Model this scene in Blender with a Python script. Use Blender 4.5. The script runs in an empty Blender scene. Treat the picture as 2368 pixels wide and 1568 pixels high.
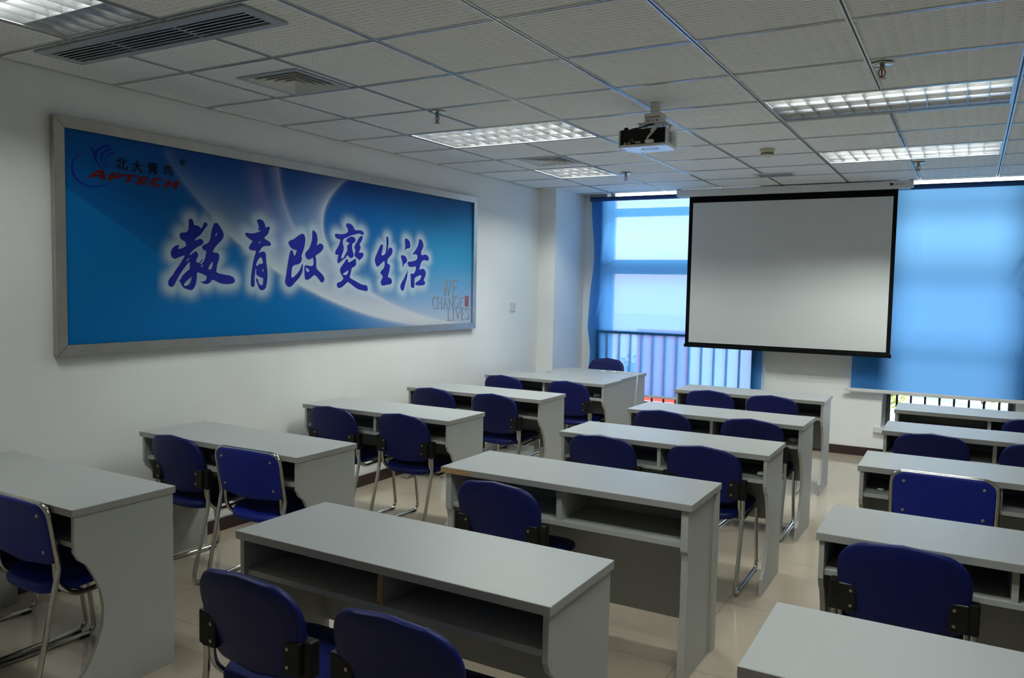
import bpy, bmesh, math, random
import numpy as np
from mathutils import Vector, Matrix

scene = bpy.context.scene
COL = scene.collection
PI = math.pi
random.seed(7)

# ------------------------------------------------------------------ camera
H = 2.614                                   # ceiling height
YW = 5.66                                   # inner face of the window wall
F_PX, YAW, PITCH, ROLL = 1850.1, -0.5192, -0.0668, 0.0197
cam_d = bpy.data.cameras.new('camera')
cam_d.sensor_fit = 'HORIZONTAL'
cam_d.sensor_width = 36.0
cam_d.lens = 36.0 * F_PX / 2368.0
cam_d.clip_start = 0.05
cam_d.clip_end = 200
cam = bpy.data.objects.new('camera', cam_d)
COL.objects.link(cam)
_f = Vector((math.sin(YAW) * math.cos(PITCH), math.cos(YAW) * math.cos(PITCH), math.sin(PITCH)))
_r = Vector((math.cos(YAW), -math.sin(YAW), 0))
_u = _r.cross(_f)
_r2 = _r * math.cos(ROLL) + _u * math.sin(ROLL)
_u2 = -_r * math.sin(ROLL) + _u * math.cos(ROLL)
_m = Matrix((_r2, _u2, -_f)).transposed().to_4x4()
_m.translation = Vector((4.0525, -2.716, 1.5842))
cam.matrix_world = _m
scene.camera = cam

# ------------------------------------------------------------------ sky, exposure, light levels
SKY = 6.5
TUBE = 174.0
world = bpy.data.worlds.new('sky')
scene.world = world
world.use_nodes = True
_bg = world.node_tree.nodes['Background']
_bg.inputs[0].default_value = (0.93, 0.97, 1.0, 1)
_bg.inputs[1].default_value = SKY
vs = scene.view_settings
vs.view_transform = 'Standard'
vs.look = 'None'
vs.gamma = 1.0
vs.exposure = 0.0
vs.use_curve_mapping = False
cy = scene.cycles
cy.max_bounces = 8
cy.diffuse_bounces = 5
cy.glossy_bounces = 4
cy.transmission_bounces = 6
cy.transparent_max_bounces = 12
cy.sample_clamp_indirect = 4.0
cy.caustics_reflective = False
cy.caustics_refractive = False
cy.use_denoising = True

# ------------------------------------------------------------------ material helpers
def nmat(name):
    m = bpy.data.materials.new(name)
    m.use_nodes = True
    nt = m.node_tree
    return m, nt, nt.nodes, nt.links, nt.nodes['Principled BSDF']


def pmat(name, col, rough=0.5, metal=0.0, spec=0.5, noise=0.0, nscale=60.0, bump=0.0, bscale=200.0, coat=0.0):
    m, nt, N, L, P = nmat(name)
    P.inputs['Base Color'].default_value = (*col, 1)
    P.inputs['Roughness'].default_value = rough
    P.inputs['Metallic'].default_value = metal
    P.inputs['Specular IOR Level'].default_value = spec
    if coat:
        P.inputs['Coat Weight'].default_value = coat
    if noise or bump:
        tc = N.new('ShaderNodeTexCoord')
    if noise:
        nz = N.new('ShaderNodeTexNoise')
        nz.inputs['Scale'].default_value = nscale
        nz.inputs['Detail'].default_value = 4
        L.new(tc.outputs['Object'], nz.inputs['Vector'])
        rp = N.new('ShaderNodeValToRGB')
        a = [max(0, c * (1 - noise)) for c in col]
        b = [min(1, c * (1 + noise)) for c in col]
        rp.color_ramp.elements[0].color = (*a, 1)
        rp.color_ramp.elements[1].color = (*b, 1)
        rp.color_ramp.elements[0].position = 0.3
        rp.color_ramp.elements[1].position = 0.7
        L.new(nz.outputs['Fac'], rp.inputs['Fac'])
        L.new(rp.outputs['Color'], P.inputs['Base Color'])
    if bump:
        nb = N.new('ShaderNodeTexNoise')
        nb.inputs['Scale'].default_value = bscale
        L.new(tc.outputs['Object'], nb.inputs['Vector'])
        bp = N.new('ShaderNodeBump')
        bp.inputs['Strength'].default_value = bump
        bp.inputs['Distance'].default_value = 0.002
        L.new(nb.outputs['Fac'], bp.inputs['Height'])
        L.new(bp.outputs['Normal'], P.inputs['Normal'])
    return m


def emat(name, col, s):
    m = bpy.data.materials.new(name)
    m.use_nodes = True
    nt = m.node_tree
    nt.nodes.clear()
    e = nt.nodes.new('ShaderNodeEmission')
    e.inputs[0].default_value = (*col, 1)
    e.inputs[1].default_value = s
    o = nt.nodes.new('ShaderNodeOutputMaterial')
    nt.links.new(e.outputs[0], o.inputs[0])
    return m


def floor_mat():
    m, nt, N, L, P = nmat('polished beige floor tile')
    tc = N.new('ShaderNodeTexCoord')
    br = N.new('ShaderNodeTexBrick')
    br.offset = 0
    br.inputs['Scale'].default_value = 1
    br.inputs['Brick Width'].default_value = 0.8
    br.inputs['Row Height'].default_value = 0.8
    br.inputs['Mortar Size'].default_value = 0.0022
    br.inputs['Mortar Smooth'].default_value = 0.1
    br.inputs['Color1'].default_value = (0.485, 0.412, 0.325, 1)
    br.inputs['Color2'].default_value = (0.465, 0.395, 0.312, 1)
    br.inputs['Mortar'].default_value = (0.30, 0.25, 0.20, 1)
    mp = N.new('ShaderNodeMapping')
    mp.inputs['Location'].default_value = (0.15, 0.32, 0)
    L.new(tc.outputs['Object'], mp.inputs['Vector'])
    L.new(mp.outputs['Vector'], br.inputs['Vector'])
    nz = N.new('ShaderNodeTexNoise')
    nz.inputs['Scale'].default_value = 9
    nz.inputs['Detail'].default_value = 8
    L.new(tc.outputs['Object'], nz.inputs['Vector'])
    mx = N.new('ShaderNodeMix')
    mx.data_type = 'RGBA'
    mx.blend_type = 'MULTIPLY'
    mx.inputs[0].default_value = 1
    rp = N.new('ShaderNodeValToRGB')
    rp.color_ramp.elements[0].color = (0.90, 0.89, 0.87, 1)
    rp.color_ramp.elements[1].color = (1, 1, 1, 1)
    L.new(nz.outputs['Fac'], rp.inputs['Fac'])
    L.new(br.outputs['Color'], mx.inputs[6])
    L.new(rp.outputs['Color'], mx.inputs[7])
    L.new(mx.outputs[2], P.inputs['Base Color'])
    P.inputs['Roughness'].default_value = 0.10
    P.inputs['Specular IOR Level'].default_value = 0.6
    return m


def ceiling_mat():
    """mineral tile with a pressed weave of small pleats"""
    m, nt, N, L, P = nmat('pressed white ceiling tile')
    P.inputs['Base Color'].default_value = (0.89, 0.89, 0.87, 1)
    P.inputs['Roughness'].default_value = 0.75
    tc = N.new('ShaderNodeTexCoord')
    br = N.new('ShaderNodeTexBrick')
    br.offset = 0.5
    br.inputs['Scale'].default_value = 1
    br.inputs['Brick Width'].default_value = 0.06
    br.inputs['Row Height'].default_value = 0.012
    br.inputs['Mortar Size'].default_value = 0.0
    br.inputs['Color1'].default_value = (0, 0, 0, 1)
    br.inputs['Color2'].default_value = (1, 1, 1, 1)
    L.new(tc.outputs['Object'], br.inputs['Vector'])
    wv = N.new('ShaderNodeTexWave')
    wv.wave_type = 'BANDS'
    wv.bands_direction = 'X'
    wv.wave_profile = 'SAW'
    wv.inputs['Scale'].default_value = 5.2
    wv.inputs['Distortion'].default_value = 0.0
    L.new(tc.outputs['Object'], wv.inputs['Vector'])
    w2 = N.new('ShaderNodeTexWave')
    w2.wave_type = 'BANDS'
    w2.bands_direction = 'Y'
    w2.wave_profile = 'SIN'
    w2.inputs['Scale'].default_value = 10.5
    w2.inputs['Distortion'].default_value = 1.2
    w2.inputs['Detail Scale'].default_value = 1.0
    L.new(tc.outputs['Object'], w2.inputs['Vector'])
    mu = N.new('ShaderNodeMath')
    mu.operation = 'MULTIPLY'
    L.new(wv.outputs['Fac'], mu.inputs[0])
    L.new(w2.outputs['Fac'], mu.inputs[1])
    bp = N.new('ShaderNodeBump')
    bp.inputs['Strength'].default_value = 1.0
    bp.inputs['Distance'].default_value = 0.008
    L.new(mu.outputs[0], bp.inputs['Height'])
    L.new(bp.outputs['Normal'], P.inputs['Normal'])
    return m


def fabric_mat(name, col_refl, col_trans, w_transp, col_transp):
    """roller-blind cloth: reflects blue, lets daylight through as blue; a part passes straight through the weave"""
    m = bpy.data.materials.new(name)
    m.use_nodes = True
    nt = m.node_tree
    N, L = nt.nodes, nt.links
    N.clear()
    out = N.new('ShaderNodeOutputMaterial')
    df = N.new('ShaderNodeBsdfDiffuse')
    df.inputs[0].default_value = (*col_refl, 1)
    tl = N.new('ShaderNodeBsdfTranslucent')
    tl.inputs[0].default_value = (*col_trans, 1)
    tp = N.new('ShaderNodeBsdfTransparent')
    tp.inputs[0].default_value = (*col_transp, 1)
    ad = N.new('ShaderNodeAddShader')
    L.new(df.outputs[0], ad.inputs[0])
    L.new(tl.outputs[0], ad.inputs[1])
    mx = N.new('ShaderNodeMixShader')
    mx.inputs[0].default_value = w_transp
    L.new(ad.outputs[0], mx.inputs[1])
    L.new(tp.outputs[0], mx.inputs[2])
    # fine weave
    tc = N.new('ShaderNodeTexCoord')
    nz = N.new('ShaderNodeTexNoise')
    nz.inputs['Scale'].default_value = 240
    L.new(tc.outputs['Object'], nz.inputs['Vector'])
    bp = N.new('ShaderNodeBump')
    bp.inputs['Strength'].default_value = 0.15
    bp.inputs['Distance'].default_value = 0.001
    L.new(nz.outputs['Fac'], bp.inputs['Height'])
    L.new(bp.outputs['Normal'], df.inputs['Normal'])
    L.new(mx.outputs[0], out.inputs[0])
    return m


def glass_mat(name='window glass', tint=(0.96, 0.98, 0.975)):
    m = bpy.data.materials.new(name)
    m.use_nodes = True
    nt = m.node_tree
    N, L = nt.nodes, nt.links
    N.clear()
    out = N.new('ShaderNodeOutputMaterial')
    tp = N.new('ShaderNodeBsdfTransparent')
    tp.inputs[0].default_value = (*tint, 1)
    gl = N.new('ShaderNodeBsdfGlossy')
    gl.inputs['Roughness'].default_value = 0.02
    fr = N.new('ShaderNodeFresnel')
    fr.inputs[0].default_value = 1.45
    mx = N.new('ShaderNodeMixShader')
    L.new(fr.outputs[0], mx.inputs[0])
    L.new(tp.outputs[0], mx.inputs[1])
    L.new(gl.outputs[0], mx.inputs[2])
    L.new(mx.outputs[0], out.inputs[0])
    return m


def art_mat():
    m, nt, N, L, P = nmat('printed banner sheet')
    at = N.new('ShaderNodeAttribute')
    at.attribute_name = 'print'
    L.new(at.outputs['Color'], P.inputs['Base Color'])
    P.inputs['Roughness'].default_value = 0.55
    P.inputs['Specular IOR Level'].default_value = 0.08
    return m


M = dict(
    wall=pmat('matt white wall paint', (0.89, 0.895, 0.875), 0.8, noise=0.015, nscale=3, bump=0.05, bscale=90),
    floor=floor_mat(),
    tile=ceiling_mat(),
    grid=pmat('painted steel ceiling bar', (0.60, 0.61, 0.62), 0.22, 0.5),
    slot=pmat('dark groove', (0.03, 0.035, 0.05), 0.6),
    slab=pmat('raw concrete', (0.22, 0.22, 0.22), 0.9),
    skirt=pmat('dark brown skirting', (0.035, 0.016, 0.014), 0.35),
    laminate=pmat('pale grey laminate', (0.39, 0.40, 0.395), 0.36, spec=0.3, noise=0.035, nscale=420),
    carcass=pmat('pale grey melamine board', (0.42, 0.43, 0.41), 0.5, spec=0.35, noise=0.04, nscale=420),
    edge=pmat('grey edge band', (0.33, 0.325, 0.31), 0.5),
    chip=pmat('raw chipboard', (0.42, 0.27, 0.13), 0.85, noise=0.5, nscale=160),
    blue=pmat('navy blue vinyl', (0.004, 0.008, 0.082), 0.42, spec=0.22, bump=0.25, bscale=420),
    blue2=pmat('bright blue back panel', (0.006, 0.016, 0.22), 0.45, spec=0.28, bump=0.15, bscale=500),
    chrome=pmat('chromed steel tube', (0.55, 0.54, 0.50), 0.16, 1.0),
    black=pmat('black plastic', (0.006, 0.006, 0.006), 0.45, spec=0.25),
    bolt=pmat('zinc bolt head', (0.45, 0.42, 0.33), 0.35, 1.0),
    frame=pmat('brushed steel frame', (0.50, 0.47, 0.42), 0.34, 1.0, noise=0.06, nscale=14),
    art=art_mat(),
    ink=pmat('deep blue print', (0.016, 0.022, 0.28), 0.55, spec=0.08),
    navyink=pmat('dark navy print', (0.012, 0.028, 0.30), 0.55, spec=0.08),
    blackink=pmat('black print', (0.008, 0.012, 0.03), 0.55, spec=0.08),
    redink=pmat('dark red print', (0.17, 0.010, 0.014), 0.55, spec=0.08),
    sealink=pmat('seal red print', (0.25, 0.07, 0.09), 0.6, spec=0.08),
    sealpale=pmat('seal pale print', (0.42, 0.33, 0.38), 0.6, spec=0.08),
    greyink=pmat('grey print', (0.34, 0.37, 0.38), 0.55, spec=0.08),
    greydark=pmat('grey shade print', (0.10, 0.14, 0.20), 0.55, spec=0.08),
    white=pmat('white plastic', (0.72, 0.71, 0.67), 0.4),
    cream=pmat('cream plastic', (0.62, 0.58, 0.44), 0.45),
    casing=pmat('glossy white casing', (0.68, 0.68, 0.65), 0.12, spec=0.6, coat=0.3),
    whitemetal=pmat('white enamelled metal', (0.70, 0.71, 0.70), 0.35),
    vent=pmat('grey painted aluminium', (0.42, 0.46, 0.50), 0.4, 0.3),
    ventwhite=pmat('off-white painted aluminium', (0.66, 0.66, 0.63), 0.45),
    ventdark=pmat('dark duct interior', (0.015, 0.015, 0.017), 0.8),
    louver=pmat('bright aluminium louver', (0.76, 0.77, 0.785), 0.21, 0.97),
    reflector=pmat('white enamelled tray', (0.80, 0.80, 0.78), 0.4),
    tube=emat('fluorescent tube', (0.93, 1.0, 0.95), TUBE),
    deadtube=pmat('unlit fluorescent tube', (0.75, 0.76, 0.74), 0.3),
    screen=pmat('matt projection cloth', (0.675, 0.68, 0.67), 0.85, bump=0.05, bscale=600),
    screenblack=pmat('black screen border', (0.003, 0.003, 0.004), 0.8, spec=0.1),
    fabric=fabric_mat('light blue blind cloth', (0.012, 0.07, 0.18), (0.115, 0.38, 0.80), 0.10, (0.95, 0.78, 0.62)),
    fabric2=fabric_mat('denser blue blind cloth', (0.015, 0.08, 0.22), (0.125, 0.29, 0.50), 0.0, (0, 0, 0)),
    roll=pmat('rolled blue cloth', (0.012, 0.06, 0.22), 0.7),
    alu=pmat('window aluminium', (0.58, 0.59, 0.60), 0.4, 0.4),
    glass=glass_mat(),
    tintglass=glass_mat('lightly tinted window glass', (0.82, 0.85, 0.89)),
    iron=pmat('black painted iron', (0.012, 0.012, 0.014), 0.45),
    wornpost=pmat('flaked black paint', (0.05, 0.045, 0.045), 0.6, noise=0.9, nscale=70),
    pave=pmat('pale outdoor paving', (0.82, 0.81, 0.78), 0.9, noise=0.06, nscale=4),
    redboard=pmat('red painted board', (0.75, 0.045, 0.025), 0.5),
    leaf=pmat('yellow-green leaves', (0.32, 0.36, 0.06), 0.7, noise=0.3, nscale=20),
    bark=pmat('grey bark', (0.12, 0.10, 0.08), 0.9),
    teal=pmat('grey-green painted pipe', (0.30, 0.42, 0.42), 0.5),
    bird=pmat('blue logo print', (0.012, 0.05, 0.30), 0.5),
    orange=pmat('red glass bulb', (0.55, 0.03, 0.01), 0.2),
    brass=pmat('dull brass', (0.30, 0.27, 0.22), 0.35, 1.0),
    paper=pmat('crumpled white paper', (0.62, 0.62, 0.62), 0.8),
    pinkpaper=pmat('crumpled pinkish paper', (0.55, 0.42, 0.42), 0.8),
    label=pmat('printed label grey', (0.33, 0.35, 0.40), 0.6),
)


# ------------------------------------------------------------------ mesh builder
class MB:
    def __init__(self):
        self.bm = bmesh.new()

    def box(self, x0, y0, z0, x1, y1, z1, bev=0.0, seg=1):
        bm = self.bm
        v = [bm.verts.new(p) for p in ((x0, y0, z0), (x1, y0, z0), (x1, y1, z0), (x0, y1, z0),
                                       (x0, y0, z1), (x1, y0, z1), (x1, y1, z1), (x0, y1, z1))]
        fs = [bm.faces.new([v[i] for i in f]) for f in ((0, 3, 2, 1), (4, 5, 6, 7), (0, 1, 5, 4), (1, 2, 6, 5), (2, 3, 7, 6), (3, 0, 4, 7))]
        if bev:
            es = list({e for f in fs for e in f.edges})
            bmesh.ops.bevel(bm, geom=es, offset=bev, segments=seg, affect='EDGES', profile=0.5)
        return self

    def prism(self, pts, a0, a1, axis='x', bev=0.0):
        """2D outline pts swept along an axis: x -> pts are (y,z); y -> (x,z); z -> (x,y)"""
        bm = self.bm

        def P(p, a):
            return {'x': (a, p[0], p[1]), 'y': (p[0], a, p[1]), 'z': (p[0], p[1], a)}[axis]
        lo = [bm.verts.new(P(p, a0)) for p in pts]
        hi = [bm.verts.new(P(p, a1)) for p in pts]
        n = len(pts)
        fs = [bm.faces.new(lo[::-1]), bm.faces.new(hi)]
        for i in range(n):
            fs.append(bm.faces.new((lo[i], lo[(i + 1) % n], hi[(i + 1) % n], hi[i])))
        bmesh.ops.recalc_face_normals(bm, faces=fs)
        if bev:
            es = list(set(fs[0].edges) | set(fs[1].edges))
            bmesh.ops.bevel(bm, geom=es, offset=bev, segments=1, affect='EDGES')
        return self

    def loft(self, rings, cap=True, closed=True):
        bm = self.bm
        R = [[bm.verts.new(p) for p in r] for r in rings]
        n = len(R[0])
        fs = []
        for a, b in zip(R[:-1], R[1:]):
            for i in range(n if closed else n - 1):
                fs.append(bm.faces.new((a[i], a[(i + 1) % n], b[(i + 1) % n], b[i])))
        if cap:
            fs.append(bm.faces.new(R[0][::-1]))
            fs.append(bm.faces.new(R[-1]))
        bmesh.ops.recalc_face_normals(bm, faces=fs)
        return self

    def tube(self, path, r, seg=10, fillet=0.0, fseg=5, closed=False):
        P = [Vector(p) for p in path]
        if fillet:
            Q = []
            n = len(P)
            for i, p in enumerate(P):
                if (i == 0 or i == n - 1) and not closed:
                    Q.append(p)
                    continue
                a, b = P[i - 1], P[(i + 1) % n]
                d1, d2 = (a - p), (b - p)
                l = min(fillet, d1.length * 0.48, d2.length * 0.48)
                s, e = p + d1.normalized() * l, p + d2.normalized() * l
                for k in range(fseg + 1):
                    t = k / fseg
                    Q.append(s * (1 - t) ** 2 + p * 2 * t * (1 - t) + e * t * t)
            P = Q
        n = len(P)
        rings = []
        up = None
        for i, p in enumerate(P):
            if closed:
                t = (P[(i + 1) % n] - P[i - 1])
            else:
                t = P[min(i + 1, n - 1)] - P[max(i - 1, 0)]
            t.normalize()
            if up is None:
                up = Vector((0, 0, 1)) if abs(t.z) < 0.9 else Vector((0, 1, 0))
            s = t.cross(up)
            s.normalize()
            up = s.cross(t)
            rings.append([p + s * (r * math.cos(2 * PI * k / seg)) + up * (r * math.sin(2 * PI * k / seg)) for k in range(seg)])
        if closed:
            rings.append(rings[0])
        return self.loft(rings, cap=not closed)

    def cyl(self, c, r, h, axis='z', seg=20, r2=None):
        r2 = r if r2 is None else r2
        c = Vector(c)
        A = {'z': (Vector((1, 0, 0)), Vector((0, 1, 0)), Vector((0, 0, 1))),
             'y': (Vector((1, 0, 0)), Vector((0, 0, 1)), Vector((0, 1, 0))),
             'x': (Vector((0, 1, 0)), Vector((0, 0, 1)), Vector((1, 0, 0)))}[axis]
        rings = []
        for rr, t in ((r, 0), (r2, h)):
            rings.append([c + A[0] * rr * math.cos(2 * PI * k / seg) + A[1] * rr * math.sin(2 * PI * k / seg) + A[2] * t for k in range(seg)])
        return self.loft(rings)

    def lathe(self, prof, c=(0, 0, 0), seg=24):
        c = Vector(c)
        rings = [[c + Vector((r * math.cos(2 * PI * k / seg), r * math.sin(2 * PI * k / seg), z)) for k in range(seg)] for r, z in prof]
        return self.loft(rings)

    def build(self, name, mat, parent=None, smooth=False, loc=None):
        me = bpy.data.meshes.new(name)
        bmesh.ops.remove_doubles(self.bm, verts=self.bm.verts, dist=1e-6)
        if smooth:
            for f in self.bm.faces:
                f.smooth = True
            for e in self.bm.edges:
                if len(e.link_faces) == 2 and e.calc_face_angle(0) > math.radians(40):
                    e.smooth = False
        self.bm.to_mesh(me)
        self.bm.free()
        me.materials.append(mat)
        return link(name, me, parent, loc)


def link(name, data, parent=None, loc=None):
    o = bpy.data.objects.new(name, data)
    COL.objects.link(o)
    if parent is not None:
        o.parent = parent
    if loc is not None:
        o.location = loc
    return o


def tag(o, label, cat, group=None, kind=None):
    o['label'] = label
    o['category'] = cat
    if group:
        o['group'] = group
    if kind:
        o['kind'] = kind
    return o


def thing(name, label, cat, loc=(0, 0, 0), rotz=0.0, group=None):
    o = link(name, None, None, loc)
    o.empty_display_size = 0.1
    o.rotation_euler = (0, 0, rotz)
    return tag(o, label, cat, group)


def struct(mb, name, mat, label=None, smooth=False, parent=None):
    o = mb.build(name, mat, parent, smooth)
    if parent is None:
        o['kind'] = 'structure'
        if label:
            o['label'] = label
    return o


def kids(o):
    return [c for c in list(COL.objects) if c.parent == o]


def dup(root, loc, rotz=0.0, label=None, scale=None):
    r = root.copy()
    COL.objects.link(r)
    r.location = loc
    r.rotation_euler = (0, 0, rotz)
    if scale:
        r.scale = scale
    if label:
        r['label'] = label
    for ch in TREE[root.name]:
        c = ch.copy()
        COL.objects.link(c)
        c.parent = r
        for g in TREE.get(ch.name, []):
            d = g.copy()
            COL.objects.link(d)
            d.parent = c
    return r


TREE = {}


def remember(root):
    TREE[root.name] = kids(root)
    for c in TREE[root.name]:
        TREE[c.name] = kids(c)
    return root


# ------------------------------------------------------------------ room shell
X1, Y0 = 6.5, -4.3
struct(MB().box(-0.3, Y0 - 0.2, -0.1, X1 + 0.2, YW + 0.25, 0.0), 'floor', M['floor'], 'polished beige tiled floor')
struct(MB().box(-0.25, Y0 - 0.2, 0.0, 0.0, YW + 0.25, 3.0), 'wall_left', M['wall'], 'long white wall carrying the blue banner')
struct(MB().box(X1, Y0 - 0.2, 0.0, X1 + 0.2, YW + 0.25, 3.0), 'wall_right', M['wall'], 'white side wall')
struct(MB().box(0.0, Y0 - 0.2, 0.0, X1, Y0, 3.0), 'wall_front', M['wall'], 'white wall behind the camera')
W1 = (0.46, 2.14)
W2 = (3.36, 4.45)
ZS, ZT = 0.29, 2.74
mb = MB()
for x0, x1 in ((0.0, W1[0]), (W1[1], W2[0]), (W2[1], X1)):
    mb.box(x0, YW, 0, x1, YW + 0.25, 3.0)
for x0, x1 in (W1, W2):
    mb.box(x0, YW, 0, x1, YW + 0.25, ZS)
    mb.box(x0, YW, ZT, x1, YW + 0.25, 3.0)
struct(mb, 'wall_back', M['wall'], 'white window wall with two deep window openings')
struct(MB().box(0.0, 4.915, 0.0, 0.195, YW, 2.72), 'wall_pilaster', M['wall'], 'white boxed column in the corner beside the windows')
struct(MB().box(-0.2, Y0 - 0.2, 2.96, X1 + 0.2, YW + 0.25, 3.06), 'ceiling_slab', M['slab'], 'concrete slab above the tiles')
struct(MB().box(0.0, Y0, 0.0, 0.014, 4.915, 0.085, 0.002).box(0.0, 4.901, 0.0, 0.209, 4.915, 0.085).box(0.195, 4.915, 0, 0.209, YW, 0.085),
       'baseboard_left', M['skirt'], 'dark brown skirting along the banner wall')
struct(MB().box(0.209, YW - 0.014, 0.0, X1, YW, 0.085, 0.002), 'baseboard_back', M['skirt'], 'dark brown skirting under the windows')

# ceiling tiles on a 600 mm grid, left out where lamps sit
LAMPS = [(1, 3, 3), (1, 2, 6), (5, 7, 3), (5, 7, 6), (1, 2, -2), (5, 7, -2)]      # column from, column to, row
holes = {(c, r) for a, b, r in LAMPS for c in range(a, b)}
YC = 5.52
VENTS = {(1, 0): (0.955, 0.385, 0.187), (1, 5): (0.99, 3.215, 0.187)}
mb = MB()
bm = mb.bm
for c in range(0, 11):
    for r in range(-8, 10):
        if (c, r) in holes:
            continue
        x0, x1 = c * 0.6, min((c + 1) * 0.6, X1)
        y0, y1 = max(r * 0.6, Y0), min((r + 1) * 0.6, YC)
        if y1 <= y0 or x1 <= x0:
            continue
        if (c, r) in VENTS:
            vx, vy, vs_ = VENTS[(c, r)]
            for q in ((x0 + 0.004, y0 + 0.004, x1 - 0.004, vy - vs_), (x0 + 0.004, vy + vs_, x1 - 0.004, y1 - 0.004),
                      (x0 + 0.004, vy - vs_, vx - vs_, vy + vs_), (vx + vs_, vy - vs_, x1 - 0.004, vy + vs_)):
                mb.box(q[0], q[1], H, q[2], q[3], H + 0.015)
            continue
        mb.box(x0 + 0.004, y0 + 0.004, H, x1 - 0.004, y1 - 0.004, H + 0.015)
struct(mb, 'ceiling', M['tile'], 'suspended ceiling of pressed white tiles')
mb = MB()
ms = MB()


def bar(x0, y0, x1, y1):
    w, s = 0.0115, 0.0035
    if abs(x1 - x0) < 1e-6:
        mb.box(x0 - w, y0, H - 0.004, x0 - s, y1, H + 0.001)
        mb.box(x0 + s, y0, H - 0.004, x0 + w, y1, H + 0.001)
        ms.box(x0 - s, y0, H - 0.001, x0 + s, y1, H + 0.004)
    else:
        mb.box(x0, y0 - w, H - 0.004, x1, y0 - s, H + 0.001)
        mb.box(x0, y0 + s, H - 0.004, x1, y0 + w, H + 0.001)
        ms.box(x0, y0 - s, H - 0.001, x1, y0 + s, H + 0.004)


for c in range(1, 11):
    runs, start = [], Y0
    for a, b, r in sorted(LAMPS, key=lambda l: l[2]):
        if a < c < b:
            runs.append((start, r * 0.6 - 0.0115))
            start = (r + 1) * 0.6 + 0.0115
    runs.append((start, YC))
    for y0, y1 in runs:
        bar(c * 0.6, y0, c * 0.6, y1)
for r in range(-7, 10):
    for c in range(0, 11):
        bar(c * 0.6 + 0.0115, r * 0.6, min((c + 1) * 0.6, X1) - 0.0115, r * 0.6)
mb.box(0.0, Y0, H - 0.003, 0.018, YC, H + 0.001)
mb.box(0.0, YC - 0.02, H - 0.003, X1, YC, H + 0.03)
g = struct(mb, 'trim_1', M['grid'], 'grooved metal bars of the ceiling grid')
struct(ms, 'groove', M['slot'], parent=g)


# ------------------------------------------------------------------ recessed ceiling lamps
def lamp(c0, c1, r, label, lit=(0, 1, 2)):
    x0, x1, y0, y1 = c0 * 0.6 + 0.006, c1 * 0.6 - 0.006, r * 0.6 + 0.006, (r + 1) * 0.6 - 0.006
    cx, cy_ = (x0 + x1) / 2, (y0 + y1) / 2
    a, b = (x1 - x0) / 2, (y1 - y0) / 2
    t = thing('ceiling_lamp', label, 'ceiling lamp', (cx, cy_, H), 0, 'recessed louvered ceiling lamps')
    m = MB()
    d = 0.085
    m.box(-a, -b, d, a, b, d + 0.004)
    for s in (-1, 1):
        m.prism([(-b, 0.0), (-b + 0.003, 0.0), (-b + 0.03, d), (-b, d)] if s < 0 else [(b, 0.0), (b, d), (b - 0.03, d), (b - 0.003, 0.0)], -a, a, 'x')
        m.box(s * a - (0.003 if s > 0 else 0), -b, 0, s * a + (0 if s > 0 else 0.003), b, d)
    m.build('tray', M['reflector'], t)
    m = MB()
    w = 0.016
    for s in (-1, 1):
        m.box(-a, s * b - (w if s > 0 else 0), -0.003, a, s * b + (0 if s > 0 else w), 0.0005)
        m.box(s * a - (w if s > 0 else 0), -b + w, -0.003, s * a + (0 if s > 0 else w), b - w, 0.0005)
    m.build('rim', M['grid'], t)
    # parabolic blades
    m = MB()
    hh = 0.042
    ai, bi = a - w, b - w
    rows = 3
    pitch = 2 * bi / rows
    ts = [0, 0.35, 0.6, 0.8, 1.0]
    for k in range(rows + 1):
        yk = -bi + k * pitch
        lft = [(yk - (0.0015 + 0.012 * q ** 1.8), 0.002 + hh * q) for q in ts]
        rgt = [(yk + (0.0015 + 0.012 * q ** 1.8), 0.002 + hh * q) for q in ts]
        if k == 0:
            pts = [(yk, 0.002)] + rgt + [(yk, 0.002 + hh)]
        elif k == rows:
            pts = [(yk, 0.002)] + [(yk, 0.002 + hh)] + lft[::-1]
        else:
            pts = rgt + lft[::-1]
        m.prism(pts, -ai, ai, 'x')
    cells = max(6, round(2 * ai / 0.1))
    cp = 2 * ai / cells
    for k in range(cells + 1):
        xk = -ai + k * cp
        q = 0.008
        lo, hi = (0 if k == 0 else 0.001), (0 if k == cells else 0.001)
        pts = [(xk - lo, 0.002), (xk + hi, 0.002), (xk + (0 if k == cells else q), 0.002 + hh * 0.92), (xk - (0 if k == 0 else q), 0.002 + hh * 0.92)]
        for j in range(rows):
            m.prism(pts, -bi + j * pitch + 0.0015, -bi + (j + 1) * pitch - 0.0015, 'y')
    m.build('louver', M['louver'], t)
    for j in range(rows):
        m = MB().cyl((-ai + 0.03, -bi + (j + 0.5) * pitch, 0.060), 0.013, 2 * ai - 0.06, 'x', 14)
        m.build('lamp_tube', M['tube'] if j in lit else M['deadtube'], t, True)
    return t


lamp(1, 3, 3, 'long lit louver ceiling lamp near the banner wall, beside the projector')
lamp(1, 2, 6, 'small square louver ceiling lamp beyond the projector, near the corner column')
lamp(5, 7, 3, 'long louver ceiling lamp to the window side of the projector, nearer of two', (0,))
lamp(5, 7, 6, 'long louver ceiling lamp closest to the wide blue blind')
lamp(1, 2, -2, 'bright square louver ceiling lamp touching the long slotted air vent', (0, 1))

lamp(5, 7, -2, 'long louver ceiling lamp over the nearest desks', (0, 2))

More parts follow.
